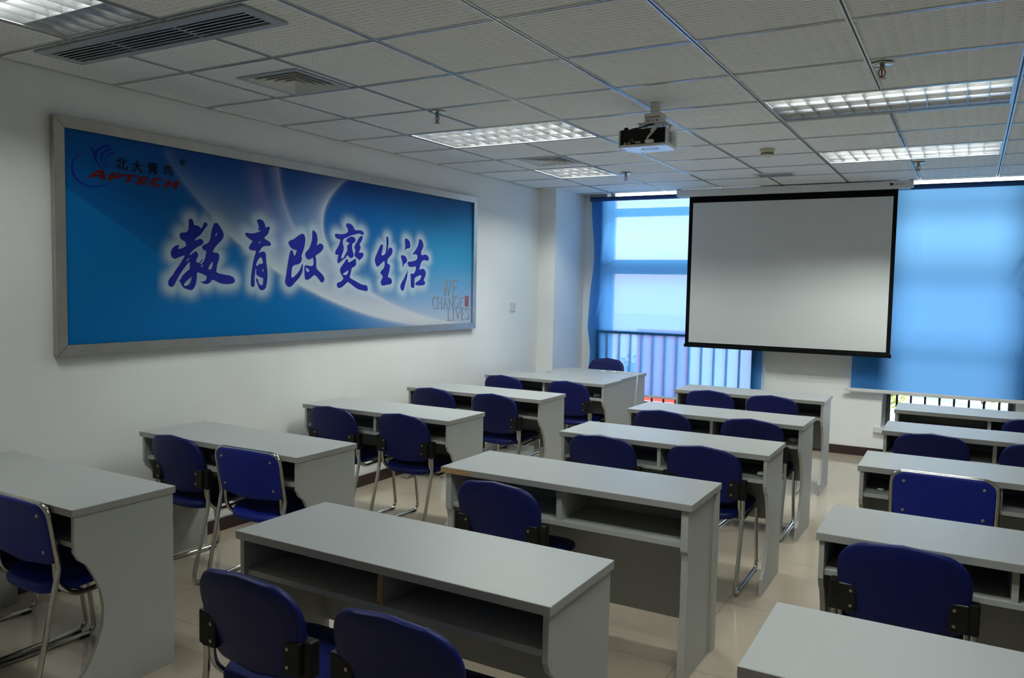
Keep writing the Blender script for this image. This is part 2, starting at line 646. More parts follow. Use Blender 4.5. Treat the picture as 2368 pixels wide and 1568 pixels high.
# ------------------------------------------------------------------ windows, railing, blinds
def window(n, x0, x1, label):
    yf = YW + 0.19
    root = link('window_%d' % n, None, None, ((x0 + x1) / 2, yf, ZS))
    root['kind'] = 'structure'
    root['label'] = label
    hw = (x1 - x0) / 2
    zt = ZT - ZS
    m = MB()
    fr = 0.028
    m.box(-hw, -0.03, 0, -hw + fr, 0.03, zt)
    m.box(hw - fr, -0.03, 0, hw, 0.03, zt)
    m.box(-hw + fr, -0.03, 0, hw - fr, 0.03, 0.022)
    m.box(-hw + fr, -0.03, zt - 0.04, hw - fr, 0.03, zt)
    m.box(-hw + fr, -0.035, 2.385 - ZS, hw - fr, 0.035, 2.475 - ZS)
    m.box(-hw + fr, -0.035, (1.74 if n == 1 else 1.80) - ZS, hw - fr, 0.035, (1.90 if n == 1 else 1.86) - ZS)
    m.build('window_frame', M['alu'], root)
    zm0, zm1 = (1.74, 1.90) if n == 1 else (1.80, 1.86)
    for a, b, mt in ((0.022, zm0 - ZS, 'tintglass'), (zm1 - ZS, 2.385 - ZS, 'glass'), (2.475 - ZS, zt - 0.04, 'glass')):
        MB().box(-hw + fr, -0.003, a, hw - fr, 0.003, b).build('window_glass', M[mt], root)
    m = MB().box(-hw - 0.06, -0.235, -0.045, hw + 0.03, -0.031, 0.004, 0.003)
    m.build('window_sill', M['whitemetal'], root)
    return root


window(1, *W1, 'tall window behind the blue blind in the corner')
window(2, *W2, 'tall window behind the wide blue blind beside the screen')


def railing(x0, x1, xs, label, worn, y=YW + 0.065):
    t = thing('window_railing', label, 'railing', ((x0 + x1) / 2, y, ZS), 0, 'black railings inside the windows')
    c = (x0 + x1) / 2
    hgt = 1.105 - ZS
    MB().box(x0 - c, -0.02, hgt - 0.035, x1 - c, 0.02, hgt).build('top_rail', M['iron'], t)
    MB().box(x0 - c, -0.010, 0.012, x1 - c, 0.010, 0.030).build('bottom_rail', M['iron'], t)
    for k, x in enumerate(xs):
        MB().box(x - c - 0.0095, -0.0095, 0.030, x - c + 0.0095, 0.0095, hgt - 0.035).build('baluster', M['iron'], t)
    for k, x in enumerate((x0 + 0.02, x1 - 0.02)):
        MB().box(x - c - 0.02, -0.018, 0.004, x - c + 0.02, 0.018, hgt - 0.035).build('post', M['wornpost'] if worn else M['iron'], t)
    return t


railing(0.385, 2.165, [0.396 + 0.1337 * k for k in range(1, 13)], 'black railing showing as stripes through the corner blind', False, 5.6375)
railing(3.388, 4.433, [3.482 + 0.1205 * k for k in range(8)], 'black barred railing below the wide blind, with a flaking post', True, YW + 0.13)


def cloth(x0, x1, z0, z1, nx, nz, fn, y):
    bm = bmesh.new()
    V = [[None] * (nx + 1) for _ in range(nz + 1)]
    for j in range(nz + 1):
        for i in range(nx + 1):
            u, v = i / nx, j / nz
            dx, dy = fn(u, v)
            V[j][i] = bm.verts.new((x0 + (x1 - x0) * u + dx, y + dy, z0 + (z1 - z0) * v))
    for j in range(nz):
        for i in range(nx):
            f = bm.faces.new((V[j][i], V[j][i + 1], V[j + 1][i + 1], V[j + 1][i]))
            f.smooth = True
    return bm


def bumpf(u, v, u0, v0, su, sv):
    return math.exp(-((u - u0) / su) ** 2 - ((v - v0) / sv) ** 2)


def crease(u, v, a, b, w):
    """soft ridge along the segment a-b"""
    ax, ay = a
    bx, by = b
    dx, dy = bx - ax, by - ay
    t = max(0, min(1, ((u - ax) * dx + (v - ay) * dy) / (dx * dx + dy * dy)))
    d = math.hypot((u - ax - t * dx), (v - ay - t * dy) * 1.2)
    return math.exp(-(d / w) ** 2) * (0.35 + 0.65 * math.sin(PI * min(1, max(0, t)) * 0.999 + 0.001))


YB = 5.60
# blind over the corner window
t = thing('roller_blind', 'translucent blue roller blind over the corner window, railing showing through', 'window blind', (1.27, YB, 2.565), 0, 'blue roller blinds')


def wob1(u, v):
    e = 1 - min(1, u / 0.12)
    dx = e * (0.045 * math.exp(-((v - 0.70) / 0.17) ** 2) - 0.012 * math.exp(-((v - 0.33) / 0.06) ** 2) + 0.02 * math.exp(-((v - 0.2) / 0.1) ** 2) - 0.008)
    dx += (1 - e) * 0.0
    dy = 0.010 * math.sin(3.1 * v * PI + 2 * u) * math.exp(-u / 0.25)
    dy += -0.022 * crease(u, v, (0.06, 0.60), (0.11, 0.86), 0.02)
    dy += 0.026 * crease(u, v, (0.05, 0.66), (0.14, 0.69), 0.014)
    dy += -0.02 * crease(u, v, (0.02, 0.34), (0.085, 0.50), 0.016)
    dy += -0.008 * crease(u, v, (0.27, 0.33), (0.30, 0.50), 0.007)
    dy += 0.003 * (1 - min(1, max(0, (v - 0.30) / 0.10)))
    dy *= min(1, (1 - v) * 12)
    return dx, dy


bm = cloth(0.305 - 1.27, 2.238 - 1.27, 0.412 - 2.565, 2.553 - 2.565, 120, 130, wob1, 0.0)
me = bpy.data.meshes.new('blind_cloth')
bm.to_mesh(me)
bm.free()
me.materials.append(M['fabric'])
link('blind_cloth', me, t)
MB().cyl((0.29 - 1.27, 0, 0.0), 0.024, 1.96, 'x', 18).build('roller_tube', M['roll'], t, True)
MB().box(0.30 - 1.27, -0.010, 0.387 - 2.565, 2.245 - 1.27, 0.010, 0.415 - 2.565, 0.004).build('bottom_rail', M['whitemetal'], t)
m = MB()
for s in (0, 0.008):
    m.tube([(2.262 - 1.27 + s, -0.012 - s, -0.02), (2.262 - 1.27 + s, -0.012 - s, 0.62 - 2.565)], 0.0022, 6)
m.build('bead_chain', M['white'], t)
m = MB()
for s in (0.275, 2.255):
    m.box(s - 1.27, -0.03, -0.02, s - 1.27 + 0.012, 0.06, 0.035)
m.build('bracket', M['whitemetal'], t)

# wide blind beside the screen
t = thing('roller_blind', 'wide opaque bright blue roller blind to the side of the screen', 'window blind', (3.87, YB, 2.565), 0, 'blue roller blinds')


def wob2(u, v):
    dy = -0.03 * crease(u, v, (0.82, 0.55), (0.95, 0.72), 0.02)
    dy += -0.026 * crease(u, v, (0.84, 0.62), (1.0, 0.76), 0.02)
    dy += 0.035 * bumpf(u, v, 0.93, 0.60, 0.035, 0.05)
    dy += -0.03 * crease(u, v, (0.86, 0.53), (0.93, 0.46), 0.018)
    dy += 0.02 * bumpf(u, v, 0.95, 0.53, 0.02, 0.05)
    dy += -0.01 * crease(u, v, (0.83, 0.28), (0.96, 0.12), 0.008)
    dy += -0.012 * crease(u, v, (0.32, 0.85), (0.36, 0.5), 0.012) - 0.012 * crease(u, v, (0.3, 0.5), (0.33, 0.3), 0.015)
    dy += 0.006 * math.sin(7 * u + 3 * v)
    dy *= min(1, (1 - v) * 10)
    dx = 0.02 * (v) * (1 - u) * 0.3
    return dx, dy


bm = cloth(3.085 - 3.87, 4.64 - 3.87, 0.66 - 2.565, 2.553 - 2.565, 120, 130, wob2, 0.0)
me = bpy.data.meshes.new('blind_cloth')
bm.to_mesh(me)
bm.free()
me.materials.append(M['fabric2'])
link('blind_cloth', me, t)
MB().cyl((3.07 - 3.87, 0, 0.0), 0.024, 1.6, 'x', 18).build('roller_tube', M['roll'], t, True)
MB().box(3.033 - 3.87, -0.011, 0.628 - 2.565, 4.70 - 3.87, 0.011, 0.662 - 2.565, 0.004).build('bottom_rail', M['whitemetal'], t)
m = MB()
for s in (3.055, 4.67):
    m.box(s - 3.87, -0.03, -0.02, s - 3.87 + 0.012, 0.06, 0.035)
m.build('bracket', M['whitemetal'], t)

# ------------------------------------------------------------------ outside
struct(MB().box(-25, YW + 0.4, -0.12, 30, 45, -0.05), 'ground_outside', M['pave'], 'pale sunlit paving outside')
t = thing('sign_board', 'bright red board standing outside the corner window', 'board', (0.47, 7.6, -0.05))
MB().box(-0.34, -0.03, 0.05, 0.40, 0.03, 1.08, 0.01).build('panel', M['redboard'], t)
for s in (-0.3, 0.36):
    MB().box(s - 0.025, -0.05, 0, s + 0.025, 0.05, 0.06).build('foot', M['iron'], t)


def shrub(loc, r, n, label, seed, trunk=0.0):
    rnd = random.Random(seed)
    t = thing('shrub', label, 'shrub', loc, 0)
    m = MB()
    for k in range(n):
        a, b, rr = rnd.uniform(0, 2 * PI), rnd.uniform(-0.6, 1), r * rnd.uniform(0.4, 1)
        c = Vector((rr * math.cos(a) * math.sqrt(1 - 0.6 * b * b), rr * math.sin(a) * math.sqrt(1 - 0.6 * b * b), trunk + r * 0.75 + rr * b * 0.8))
        d = Vector((rnd.uniform(-1, 1), rnd.uniform(-1, 1), rnd.uniform(-1, 1))).normalized() * 0.05
        e = d.orthogonal().normalized() * 0.02
        vs_ = [m.bm.verts.new(p) for p in (c - d, c + e, c + d, c - e)]
        m.bm.faces.new(vs_)
    m.build('foliage', M['leaf'], t)
    m = MB()
    for k in range(5):
        a = 2 * PI * k / 5
        m.tube([(0, 0, 0), (0.03 * math.cos(a), 0.03 * math.sin(a), trunk + r * 0.3), (r * 0.6 * math.cos(a), r * 0.6 * math.sin(a), trunk + r * 1.1)], 0.012, 6)
    m.build('stem', M['bark'], t)
    return t


shrub((-0.05, 8.2, -0.05), 0.42, 700, 'yellow-green shrub outside beside the red board', 1)
shrub((2.98, 8.9, -0.05), 0.40, 700, 'low yellow-green shrub outside by the flaking railing post', 2)
shrub((4.28, 10.5, -0.05), 0.42, 500, 'small yellowish tree outside the second window', 3, 0.0)
tag(MB().tube([(2.4, 9.6, 0.30), (4.6, 9.4, 0.08)], 0.035, 10).tube([(2.45, 9.595, -0.05), (2.45, 9.595, 0.29)], 0.025, 8).tube([(4.5, 9.41, -0.05), (4.5, 9.41, 0.09)], 0.025, 8).build('handrail', M['teal']), 'sloping grey-green handrail outside the second window', 'handrail')

# ------------------------------------------------------------------ projection screen
t = thing('projection_screen', 'pull-down white projection screen with black border', 'projection screen', (2.45, 5.43, 2.53), 0)
cx = 2.45
MB().box(1.352 - cx, -0.042, 0.002, 3.528 - cx, 0.042, 0.072, 0.006, 2).build('housing', M['whitemetal'], t)
m = MB()
for s, e in ((1.345, 1.375), (3.515, 3.552)):
    m.box(s - cx, -0.03, 0.012, e - cx, 0.03, 0.084, 0.004)
m.build('end_bracket', M['white'], t)
MB().box(1.480 - cx, -0.002, -1.52, 3.428 - cx, 0.002, 0.004).build('border_cloth', M['screenblack'], t)
MB().box(1.520 - cx, -0.0045, -1.497, 3.392 - cx, -0.0015, -0.062).build('image_cloth', M['screen'], t)
MB().box(1.472 - cx, -0.012, -1.548, 3.438 - cx, 0.012, -1.516, 0.003).build('weight_bar', M['screenblack'], t)
# small maker's mark: red leaf-like blot and a thin blue scrawl
m = MB()
lx, lz = 3.375 - cx, 0.040
m.prism([(lx - 0.022, lz + 0.012), (lx - 0.002, lz + 0.014), (lx + 0.016, lz + 0.010), (lx + 0.010, lz - 0.004), (lx + 0.004, lz - 0.012), (lx - 0.002, lz - 0.004), (lx - 0.016, lz - 0.016), (lx - 0.012, lz - 0.002)], -0.0435, -0.0421, 'y')
m.build('logo_mark', M['redink'], t)
m = MB()
for k in range(7):
    x = lx + 0.024 + k * 0.0125
    m.tube([(x, -0.0427, lz - 0.004), (x + 0.004, -0.0427, lz + 0.004 + 0.003 * ((k * 5) % 3)), (x + 0.008, -0.0427, lz - 0.003), (x + 0.0125, -0.0427, lz + 0.001)], 0.0012, 5)
m.build('logo_script', M['navyink'], t)

# ------------------------------------------------------------------ banner
BANNER_ART = dict(
 char=[[[0.463,1.9274],[0.4654,1.9385],[0.4807,1.9422],[0.4916,1.9367],[0.4958,1.9242],[0.5009,1.9042],[0.5222,1.9056],[0.5399,1.8994],[0.5487,1.8862],[0.5555,1.8929],[0.5647,1.9066],[0.5708,1.9226],[0.5786,1.9291],[0.5922,1.9256],[0.6003,1.9141],[0.5896,1.9026],[0.5781,1.8925],[0.5666,1.875],[0.5506,1.8554],[0.5356,1.8434],[0.5234,1.8346],[0.5122,1.8273],[0.5032,1.8158],[0.512,1.8143],[0.5232,1.8205],[0.539,1.8269],[0.5569,1.8259],[0.5681,1.8134],[0.5656,1.8002],[0.552,1.7902],[0.5294,1.7799],[0.5025,1.7639],[0.4802,1.7464],[0.4646,1.7274],[0.4711,1.7258],[0.4889,1.7393],[0.509,1.7512],[0.5201,1.7498],[0.52,1.7423],[0.5297,1.7353],[0.5286,1.7222],[0.5172,1.7032],[0.5059,1.6862],[0.5193,1.6921],[0.5246,1.6885],[0.5191,1.681],[0.5371,1.6833],[0.5599,1.7083],[0.5644,1.7047],[0.5506,1.6893],[0.5369,1.674],[0.5595,1.6802],[0.5734,1.7012],[0.5829,1.7278],[0.5901,1.7581],[0.5719,1.7593],[0.5584,1.7681],[0.5563,1.7811],[0.5655,1.7908],[0.5929,1.8004],[0.6091,1.8117],[0.6185,1.8348],[0.6259,1.8729],[0.6355,1.9036],[0.6474,1.9271],[0.6614,1.9326],[0.6754,1.9271],[0.694,1.9055],[0.7126,1.8818],[0.7195,1.8592],[0.7121,1.8378],[0.6858,1.8135],[0.6527,1.7834],[0.6385,1.7638],[0.6369,1.7486],[0.6616,1.7503],[0.6803,1.7445],[0.6849,1.7275],[0.6823,1.7083],[0.6679,1.6811],[0.6628,1.6466],[0.6602,1.6294],[0.6837,1.6221],[0.7312,1.6152],[0.7698,1.6118],[0.7965,1.5985],[0.8062,1.579],[0.7962,1.5653],[0.7595,1.558],[0.7067,1.5589],[0.6783,1.5664],[0.6549,1.5777],[0.6294,1.5859],[0.6176,1.5679],[0.5967,1.5564],[0.5738,1.5563],[0.558,1.5637],[0.5378,1.573],[0.5581,1.5713],[0.5786,1.5752],[0.5856,1.5866],[0.595,1.6018],[0.5633,1.6164],[0.5184,1.6288],[0.5181,1.6064],[0.5168,1.5765],[0.5061,1.5429],[0.4836,1.5168],[0.4638,1.5206],[0.4291,1.5298],[0.4099,1.5463],[0.4016,1.5682],[0.391,1.5755],[0.3932,1.5799],[0.4061,1.5811],[0.4084,1.5921],[0.4216,1.6087],[0.4435,1.6275],[0.47,1.6446],[0.4682,1.6722],[0.4728,1.6908],[0.4529,1.6755],[0.4264,1.6455],[0.4023,1.6158],[0.3827,1.5863],[0.3652,1.5552],[0.348,1.5352],[0.3292,1.5388],[0.3202,1.5496],[0.3193,1.5712],[0.3363,1.5931],[0.3533,1.6059],[0.362,1.6242],[0.3836,1.6501],[0.4054,1.6779],[0.4252,1.7059],[0.4362,1.7246],[0.4103,1.7164],[0.3888,1.7084],[0.3653,1.6986],[0.3465,1.707],[0.3384,1.7284],[0.3408,1.7482],[0.3558,1.7669],[0.3771,1.7805],[0.4005,1.7826],[0.3919,1.7721],[0.3887,1.7574],[0.4067,1.7618],[0.4304,1.7719],[0.4488,1.7811],[0.4415,1.7907],[0.4364,1.7941],[0.4439,1.8036],[0.416,1.8114],[0.4012,1.8251],[0.4002,1.8432],[0.408,1.8557],[0.4338,1.8561],[0.4512,1.8626],[0.4601,1.8741],[0.4649,1.9037]],[[0.4803,1.5985],[0.4778,1.5762],[0.4688,1.5576],[0.4467,1.5446],[0.4293,1.5427],[0.4259,1.55],[0.4339,1.563],[0.4559,1.5816]],[[0.6353,1.6936],[0.6327,1.6688],[0.6232,1.6477],[0.6116,1.6437],[0.6001,1.648],[0.6096,1.6682],[0.6236,1.6856]],[[0.5572,1.6763],[0.5661,1.6597],[0.5421,1.6591]],[[0.663,1.8713],[0.6686,1.8697],[0.6652,1.8562],[0.6558,1.8481],[0.655,1.8575]],[[0.4687,1.7128],[0.4664,1.7054],[0.4487,1.6864],[0.4422,1.6881],[0.4511,1.7012]],[[0.9841,1.9719],[0.9919,1.9785],[1.0155,1.9822],[1.0391,1.9718],[1.0522,1.9526],[1.0589,1.9288],[1.0787,1.9381],[1.0894,1.9409],[1.0964,1.9312],[1.0866,1.9143],[1.0838,1.8958],[1.0649,1.8785],[1.0436,1.8632],[1.0568,1.8537],[1.0888,1.8432],[1.1049,1.8276],[1.1021,1.8173],[1.0886,1.8118],[1.0565,1.8111],[1.0299,1.8039],[1.0087,1.7788],[0.9981,1.7582],[1.0165,1.771],[1.0403,1.7752],[1.0562,1.7685],[1.0614,1.7484],[1.0622,1.7118],[1.0689,1.6793],[1.075,1.6264],[1.0709,1.5813],[1.0626,1.5445],[1.0492,1.5261],[1.0279,1.52],[1.0094,1.524],[0.9964,1.5423],[0.9887,1.5645],[0.9758,1.5845],[0.977,1.6007],[0.9889,1.5927],[0.9967,1.5787],[1.0018,1.5645],[1.0202,1.5525],[1.0308,1.5545],[1.0362,1.577],[1.038,1.6034],[1.0126,1.6051],[0.9865,1.6169],[0.9752,1.6369],[0.9816,1.6531],[0.9739,1.669],[0.9685,1.6368],[0.963,1.6045],[0.9653,1.5643],[0.9625,1.5442],[0.9496,1.5409],[0.9342,1.5461],[0.9318,1.5761],[0.9373,1.6202],[0.9454,1.6644],[0.9535,1.7046],[0.9667,1.745],[0.98,1.7776],[0.9515,1.7765],[0.9233,1.7793],[0.9143,1.7908],[0.9262,1.8112],[0.952,1.8383],[0.9265,1.847],[0.9012,1.8615],[0.8862,1.8764],[0.8938,1.8887],[0.9166,1.8841],[0.9576,1.8865],[0.9913,1.8964],[1.0254,1.9117],[0.9992,1.9089],[0.9914,1.9064],[1.002,1.9311],[0.9917,1.9525]],[[1.0189,1.74],[1.0294,1.727],[1.0371,1.6948],[1.0133,1.6934],[0.9896,1.6835],[0.9844,1.6773],[0.9766,1.6811],[0.982,1.7014],[0.9978,1.724]],[[1.0395,1.6644],[1.0403,1.634],[1.0235,1.6539]],[[1.0197,1.8437],[1.017,1.8376],[0.9985,1.8226],[0.9944,1.8256]],[[1.386,1.9139],[1.4053,1.9103],[1.4181,1.8924],[1.4193,1.8575],[1.405,1.8056],[1.3791,1.758],[1.3887,1.7397],[1.379,1.7161],[1.3566,1.7016],[1.3028,1.691],[1.2934,1.6723],[1.2869,1.6262],[1.29,1.6078],[1.3056,1.6103],[1.3341,1.6316],[1.366,1.66],[1.3853,1.6977],[1.3918,1.7081],[1.3969,1.698],[1.3949,1.6652],[1.3916,1.6465],[1.3594,1.6041],[1.3276,1.5805],[1.2929,1.5503],[1.2679,1.541],[1.2463,1.5524],[1.2267,1.5797],[1.2373,1.6072],[1.2468,1.6622],[1.2594,1.7264],[1.2751,1.7864],[1.2876,1.797],[1.3032,1.7875],[1.3125,1.7534],[1.3283,1.7701],[1.341,1.8006],[1.3158,1.7981],[1.2846,1.8097],[1.2599,1.8359],[1.2599,1.8496],[1.2755,1.8604],[1.3098,1.8704],[1.3477,1.8955]],[[1.4869,1.9362],[1.4968,1.9448],[1.5134,1.9378],[1.5301,1.9223],[1.5401,1.892],[1.5367,1.8586],[1.53,1.8345],[1.5501,1.8521],[1.5772,1.8568],[1.599,1.8425],[1.599,1.8209],[1.5772,1.7984],[1.5433,1.778],[1.5165,1.7676],[1.5265,1.7394],[1.5264,1.6775],[1.55,1.6613],[1.5839,1.6404],[1.6078,1.6166],[1.6113,1.5949],[1.5941,1.5788],[1.5736,1.5801],[1.5567,1.5992],[1.5297,1.6228],[1.5063,1.6319],[1.4896,1.6198],[1.4599,1.6005],[1.4271,1.5931],[1.4154,1.6047],[1.411,1.6515],[1.4079,1.6796],[1.4209,1.6995],[1.4437,1.6954],[1.4831,1.6907],[1.4998,1.7054],[1.4998,1.7338],[1.4932,1.7549],[1.47,1.74],[1.447,1.736],[1.4275,1.748],[1.4159,1.7686],[1.4211,1.7852],[1.4505,1.8075],[1.4702,1.8365],[1.4868,1.8797]],[[1.4208,1.6799],[1.4404,1.6765],[1.46,1.6619],[1.4534,1.6523],[1.4338,1.6496]],[[1.8487,2.0202],[1.8818,2.02],[1.9079,2.0093],[1.9266,1.988],[1.9342,1.9725],[1.9795,1.9788],[2.0178,1.9761],[2.0387,1.9596],[2.0334,1.943],[2.0026,1.9499],[1.972,1.9531],[1.9268,1.9394],[1.8895,1.9333],[1.849,1.9151],[1.8052,1.9038],[1.8002,1.8616],[1.8141,1.8475],[1.809,1.8126],[1.791,1.7823],[1.7802,1.7572],[1.8092,1.7607],[1.8237,1.7835],[1.8492,1.8142],[1.8529,1.8293],[1.8469,1.8539],[1.8675,1.8673],[1.8823,1.8745],[1.849,1.8813],[1.8329,1.8939],[1.849,1.9062],[1.8821,1.9229],[1.9119,1.9261],[1.9382,1.916],[1.9435,1.8961],[1.927,1.8802],[1.9031,1.8715],[1.9047,1.8416],[1.9085,1.8217],[1.9236,1.7921],[1.9199,1.7744],[1.8938,1.762],[1.8715,1.7702],[1.853,1.7895],[1.8347,1.764],[1.8128,1.7533],[1.7838,1.7376],[1.7587,1.7196],[1.7429,1.729],[1.7479,1.7562],[1.76,1.791],[1.7443,1.7806],[1.7194,1.787],[1.7215,1.8066],[1.7442,1.8345],[1.7656,1.8649],[1.7785,1.899],[1.7441,1.8981],[1.7193,1.9114],[1.7157,1.9307],[1.7299,1.9374],[1.7655,1.9336],[1.8015,1.9357],[1.8489,1.9483],[1.862,1.9665],[1.8524,1.9833],[1.829,2.0005]],[[2.0064,1.9374],[2.0218,1.9358],[2.0257,1.9233],[2.0105,1.897],[1.9838,1.8678],[2.0015,1.856],[1.9992,1.8406],[1.9764,1.8067],[2.0032,1.8113],[2.0302,1.8088],[2.038,1.7964],[2.0226,1.7728],[1.9843,1.7512],[1.9729,1.7534],[1.9766,1.7611],[1.9538,1.768],[1.9311,1.7823],[1.9311,1.7974],[1.946,1.8283],[1.9272,1.8375],[1.9308,1.8578],[1.9571,1.8893],[1.9836,1.926]],[[1.8494,1.7585],[1.8605,1.7474],[1.862,1.7275],[1.905,1.7463],[1.944,1.7636],[1.9516,1.7578],[1.9471,1.7425],[1.954,1.7225],[1.9352,1.7018],[1.9015,1.6934],[1.8978,1.6707],[1.883,1.6353],[1.8793,1.6177],[1.9205,1.603],[1.9812,1.5808],[2.0275,1.5657],[2.0742,1.566],[2.0885,1.5428],[2.0847,1.5184],[2.0549,1.5195],[2.0122,1.5272],[1.9738,1.5323],[1.9282,1.5525],[1.8609,1.5899],[1.8388,1.5747],[1.8023,1.5496],[1.7626,1.5371],[1.741,1.5494],[1.7374,1.5789],[1.7769,1.5842],[1.8168,1.6119],[1.7985,1.629],[1.7732,1.6583],[1.7731,1.683],[1.7948,1.7058],[1.8238,1.7338],[1.8384,1.7542]],[[1.8644,1.675],[1.8607,1.655],[1.8424,1.6347],[1.8021,1.64],[1.8094,1.6491],[1.8386,1.662]],[[2.2486,1.8856],[2.2667,1.8838],[2.2669,1.8628],[2.2532,1.8254],[2.2468,1.7962],[2.2822,1.8054],[2.3011,1.822],[2.3067,1.854],[2.3105,1.9018],[2.3059,1.9438],[2.3142,1.9538],[2.331,1.9479],[2.3372,1.9084],[2.3291,1.8656],[2.3253,1.8282],[2.3376,1.8606],[2.3569,1.8679],[2.3823,1.8626],[2.3894,1.8361],[2.3743,1.8088],[2.3407,1.7863],[2.3225,1.7644],[2.3202,1.7377],[2.3496,1.7332],[2.3599,1.7175],[2.346,1.6691],[2.3253,1.6287],[2.3548,1.6291],[2.3803,1.6133],[2.3848,1.5919],[2.368,1.5729],[2.33,1.5727],[2.2634,1.5601],[2.2469,1.5722],[2.2401,1.5933],[2.2589,1.6172],[2.2711,1.6333],[2.2504,1.6514],[2.2322,1.6643],[2.2502,1.6804],[2.283,1.705],[2.2894,1.7316],[2.2867,1.7606],[2.2497,1.7384],[2.201,1.7046],[2.1847,1.7183],[2.1684,1.7465],[2.1682,1.7752],[2.1842,1.8018],[2.2122,1.8446],[2.2323,1.8769]],[[2.5507,1.9492],[2.5729,1.9504],[2.6045,1.9356],[2.6229,1.9008],[2.6142,1.8728],[2.5739,1.8699],[2.5517,1.8591],[2.5343,1.8338],[2.5472,1.8644],[2.554,1.8975],[2.5421,1.9296]],[[2.5037,1.8125],[2.5389,1.8122],[2.5657,1.7994],[2.5821,1.7725],[2.5619,1.7472],[2.5397,1.7466],[2.5207,1.7062],[2.5177,1.7323],[2.5112,1.7703],[2.4925,1.7969]],[[2.5919,1.7068],[2.585,1.679],[2.5855,1.6405],[2.5593,1.5851],[2.542,1.5355],[2.5245,1.519],[2.4978,1.5355],[2.4888,1.5573],[2.5061,1.5902],[2.5454,1.6289],[2.5761,1.6789]],[[2.7508,1.9583],[2.7742,1.9529],[2.7982,1.926],[2.8033,1.8981],[2.7848,1.8691],[2.7663,1.8486],[2.7808,1.8182],[2.8232,1.8339],[2.8615,1.8268],[2.884,1.8049],[2.8766,1.7818],[2.8623,1.7768],[2.8239,1.7858],[2.7908,1.7791],[2.7676,1.7559],[2.745,1.6934],[2.7682,1.708],[2.8059,1.7117],[2.8347,1.6953],[2.8429,1.6613],[2.826,1.6383],[2.8074,1.6125],[2.8313,1.6014],[2.8316,1.5814],[2.808,1.571],[2.7327,1.5667],[2.6955,1.5749],[2.6907,1.5889],[2.7322,1.6061],[2.7601,1.6204],[2.7785,1.6433],[2.7736,1.6573],[2.7409,1.6512],[2.6855,1.6335],[2.6813,1.6028],[2.6837,1.5581],[2.6683,1.544],[2.6362,1.5523],[2.6313,1.5801],[2.6325,1.6356],[2.6213,1.6604],[2.6348,1.6662],[2.6714,1.664],[2.6941,1.6868],[2.7073,1.7318],[2.6569,1.7221],[2.6206,1.7185],[2.5889,1.7342],[2.5841,1.7561],[2.602,1.7649],[2.6472,1.7663],[2.7021,1.7791],[2.7204,1.7965],[2.7154,1.8242],[2.683,1.8314],[2.6603,1.8194],[2.6511,1.8246],[2.6736,1.8477],[2.71,1.8798],[2.7327,1.9171],[2.7369,1.9481]]],
 emblem=[[[-0.1633,2.2357],[-0.2017,2.2201],[-0.2318,2.1931],[-0.247,2.1555],[-0.2468,2.12],[-0.2289,2.0864],[-0.1944,2.062],[-0.1508,2.0536],[-0.1061,2.0582],[-0.0604,2.0735],[-0.0196,2.0965],[-0.0545,2.0821],[-0.1003,2.0662],[-0.1451,2.0625],[-0.1834,2.0699],[-0.2164,2.0929],[-0.236,2.1264],[-0.2385,2.1566],[-0.2261,2.1888],[-0.1991,2.2153]],[[-0.1544,2.2694],[-0.1406,2.2683],[-0.1243,2.2567],[-0.1134,2.2453],[-0.0961,2.2659],[-0.0674,2.2858],[-0.03,2.2965],[-0.0304,2.278],[-0.0649,2.2704],[-0.0907,2.2536],[-0.1025,2.2311],[-0.1085,2.2095],[-0.1006,2.1844],[-0.0756,2.1666],[-0.0473,2.1532],[-0.0758,2.1593],[-0.1009,2.1739],[-0.1199,2.2002],[-0.1277,2.2277],[-0.1382,2.2521]],[[-0.0189,2.2765],[-0.0179,2.266],[-0.0481,2.256],[-0.0655,2.2415],[-0.0768,2.2189],[-0.0739,2.1931],[-0.0583,2.1751],[-0.0345,2.1611],[-0.0641,2.1707],[-0.0819,2.1921],[-0.087,2.2176],[-0.0796,2.2447],[-0.0565,2.2637]],[[-0.007,2.2601],[-0.0049,2.2493],[-0.037,2.2364],[-0.0517,2.2213],[-0.0543,2.2035],[-0.0467,2.185],[-0.025,2.1718],[-0.0525,2.1821],[-0.0618,2.2025],[-0.0613,2.2236],[-0.0455,2.2426]]],
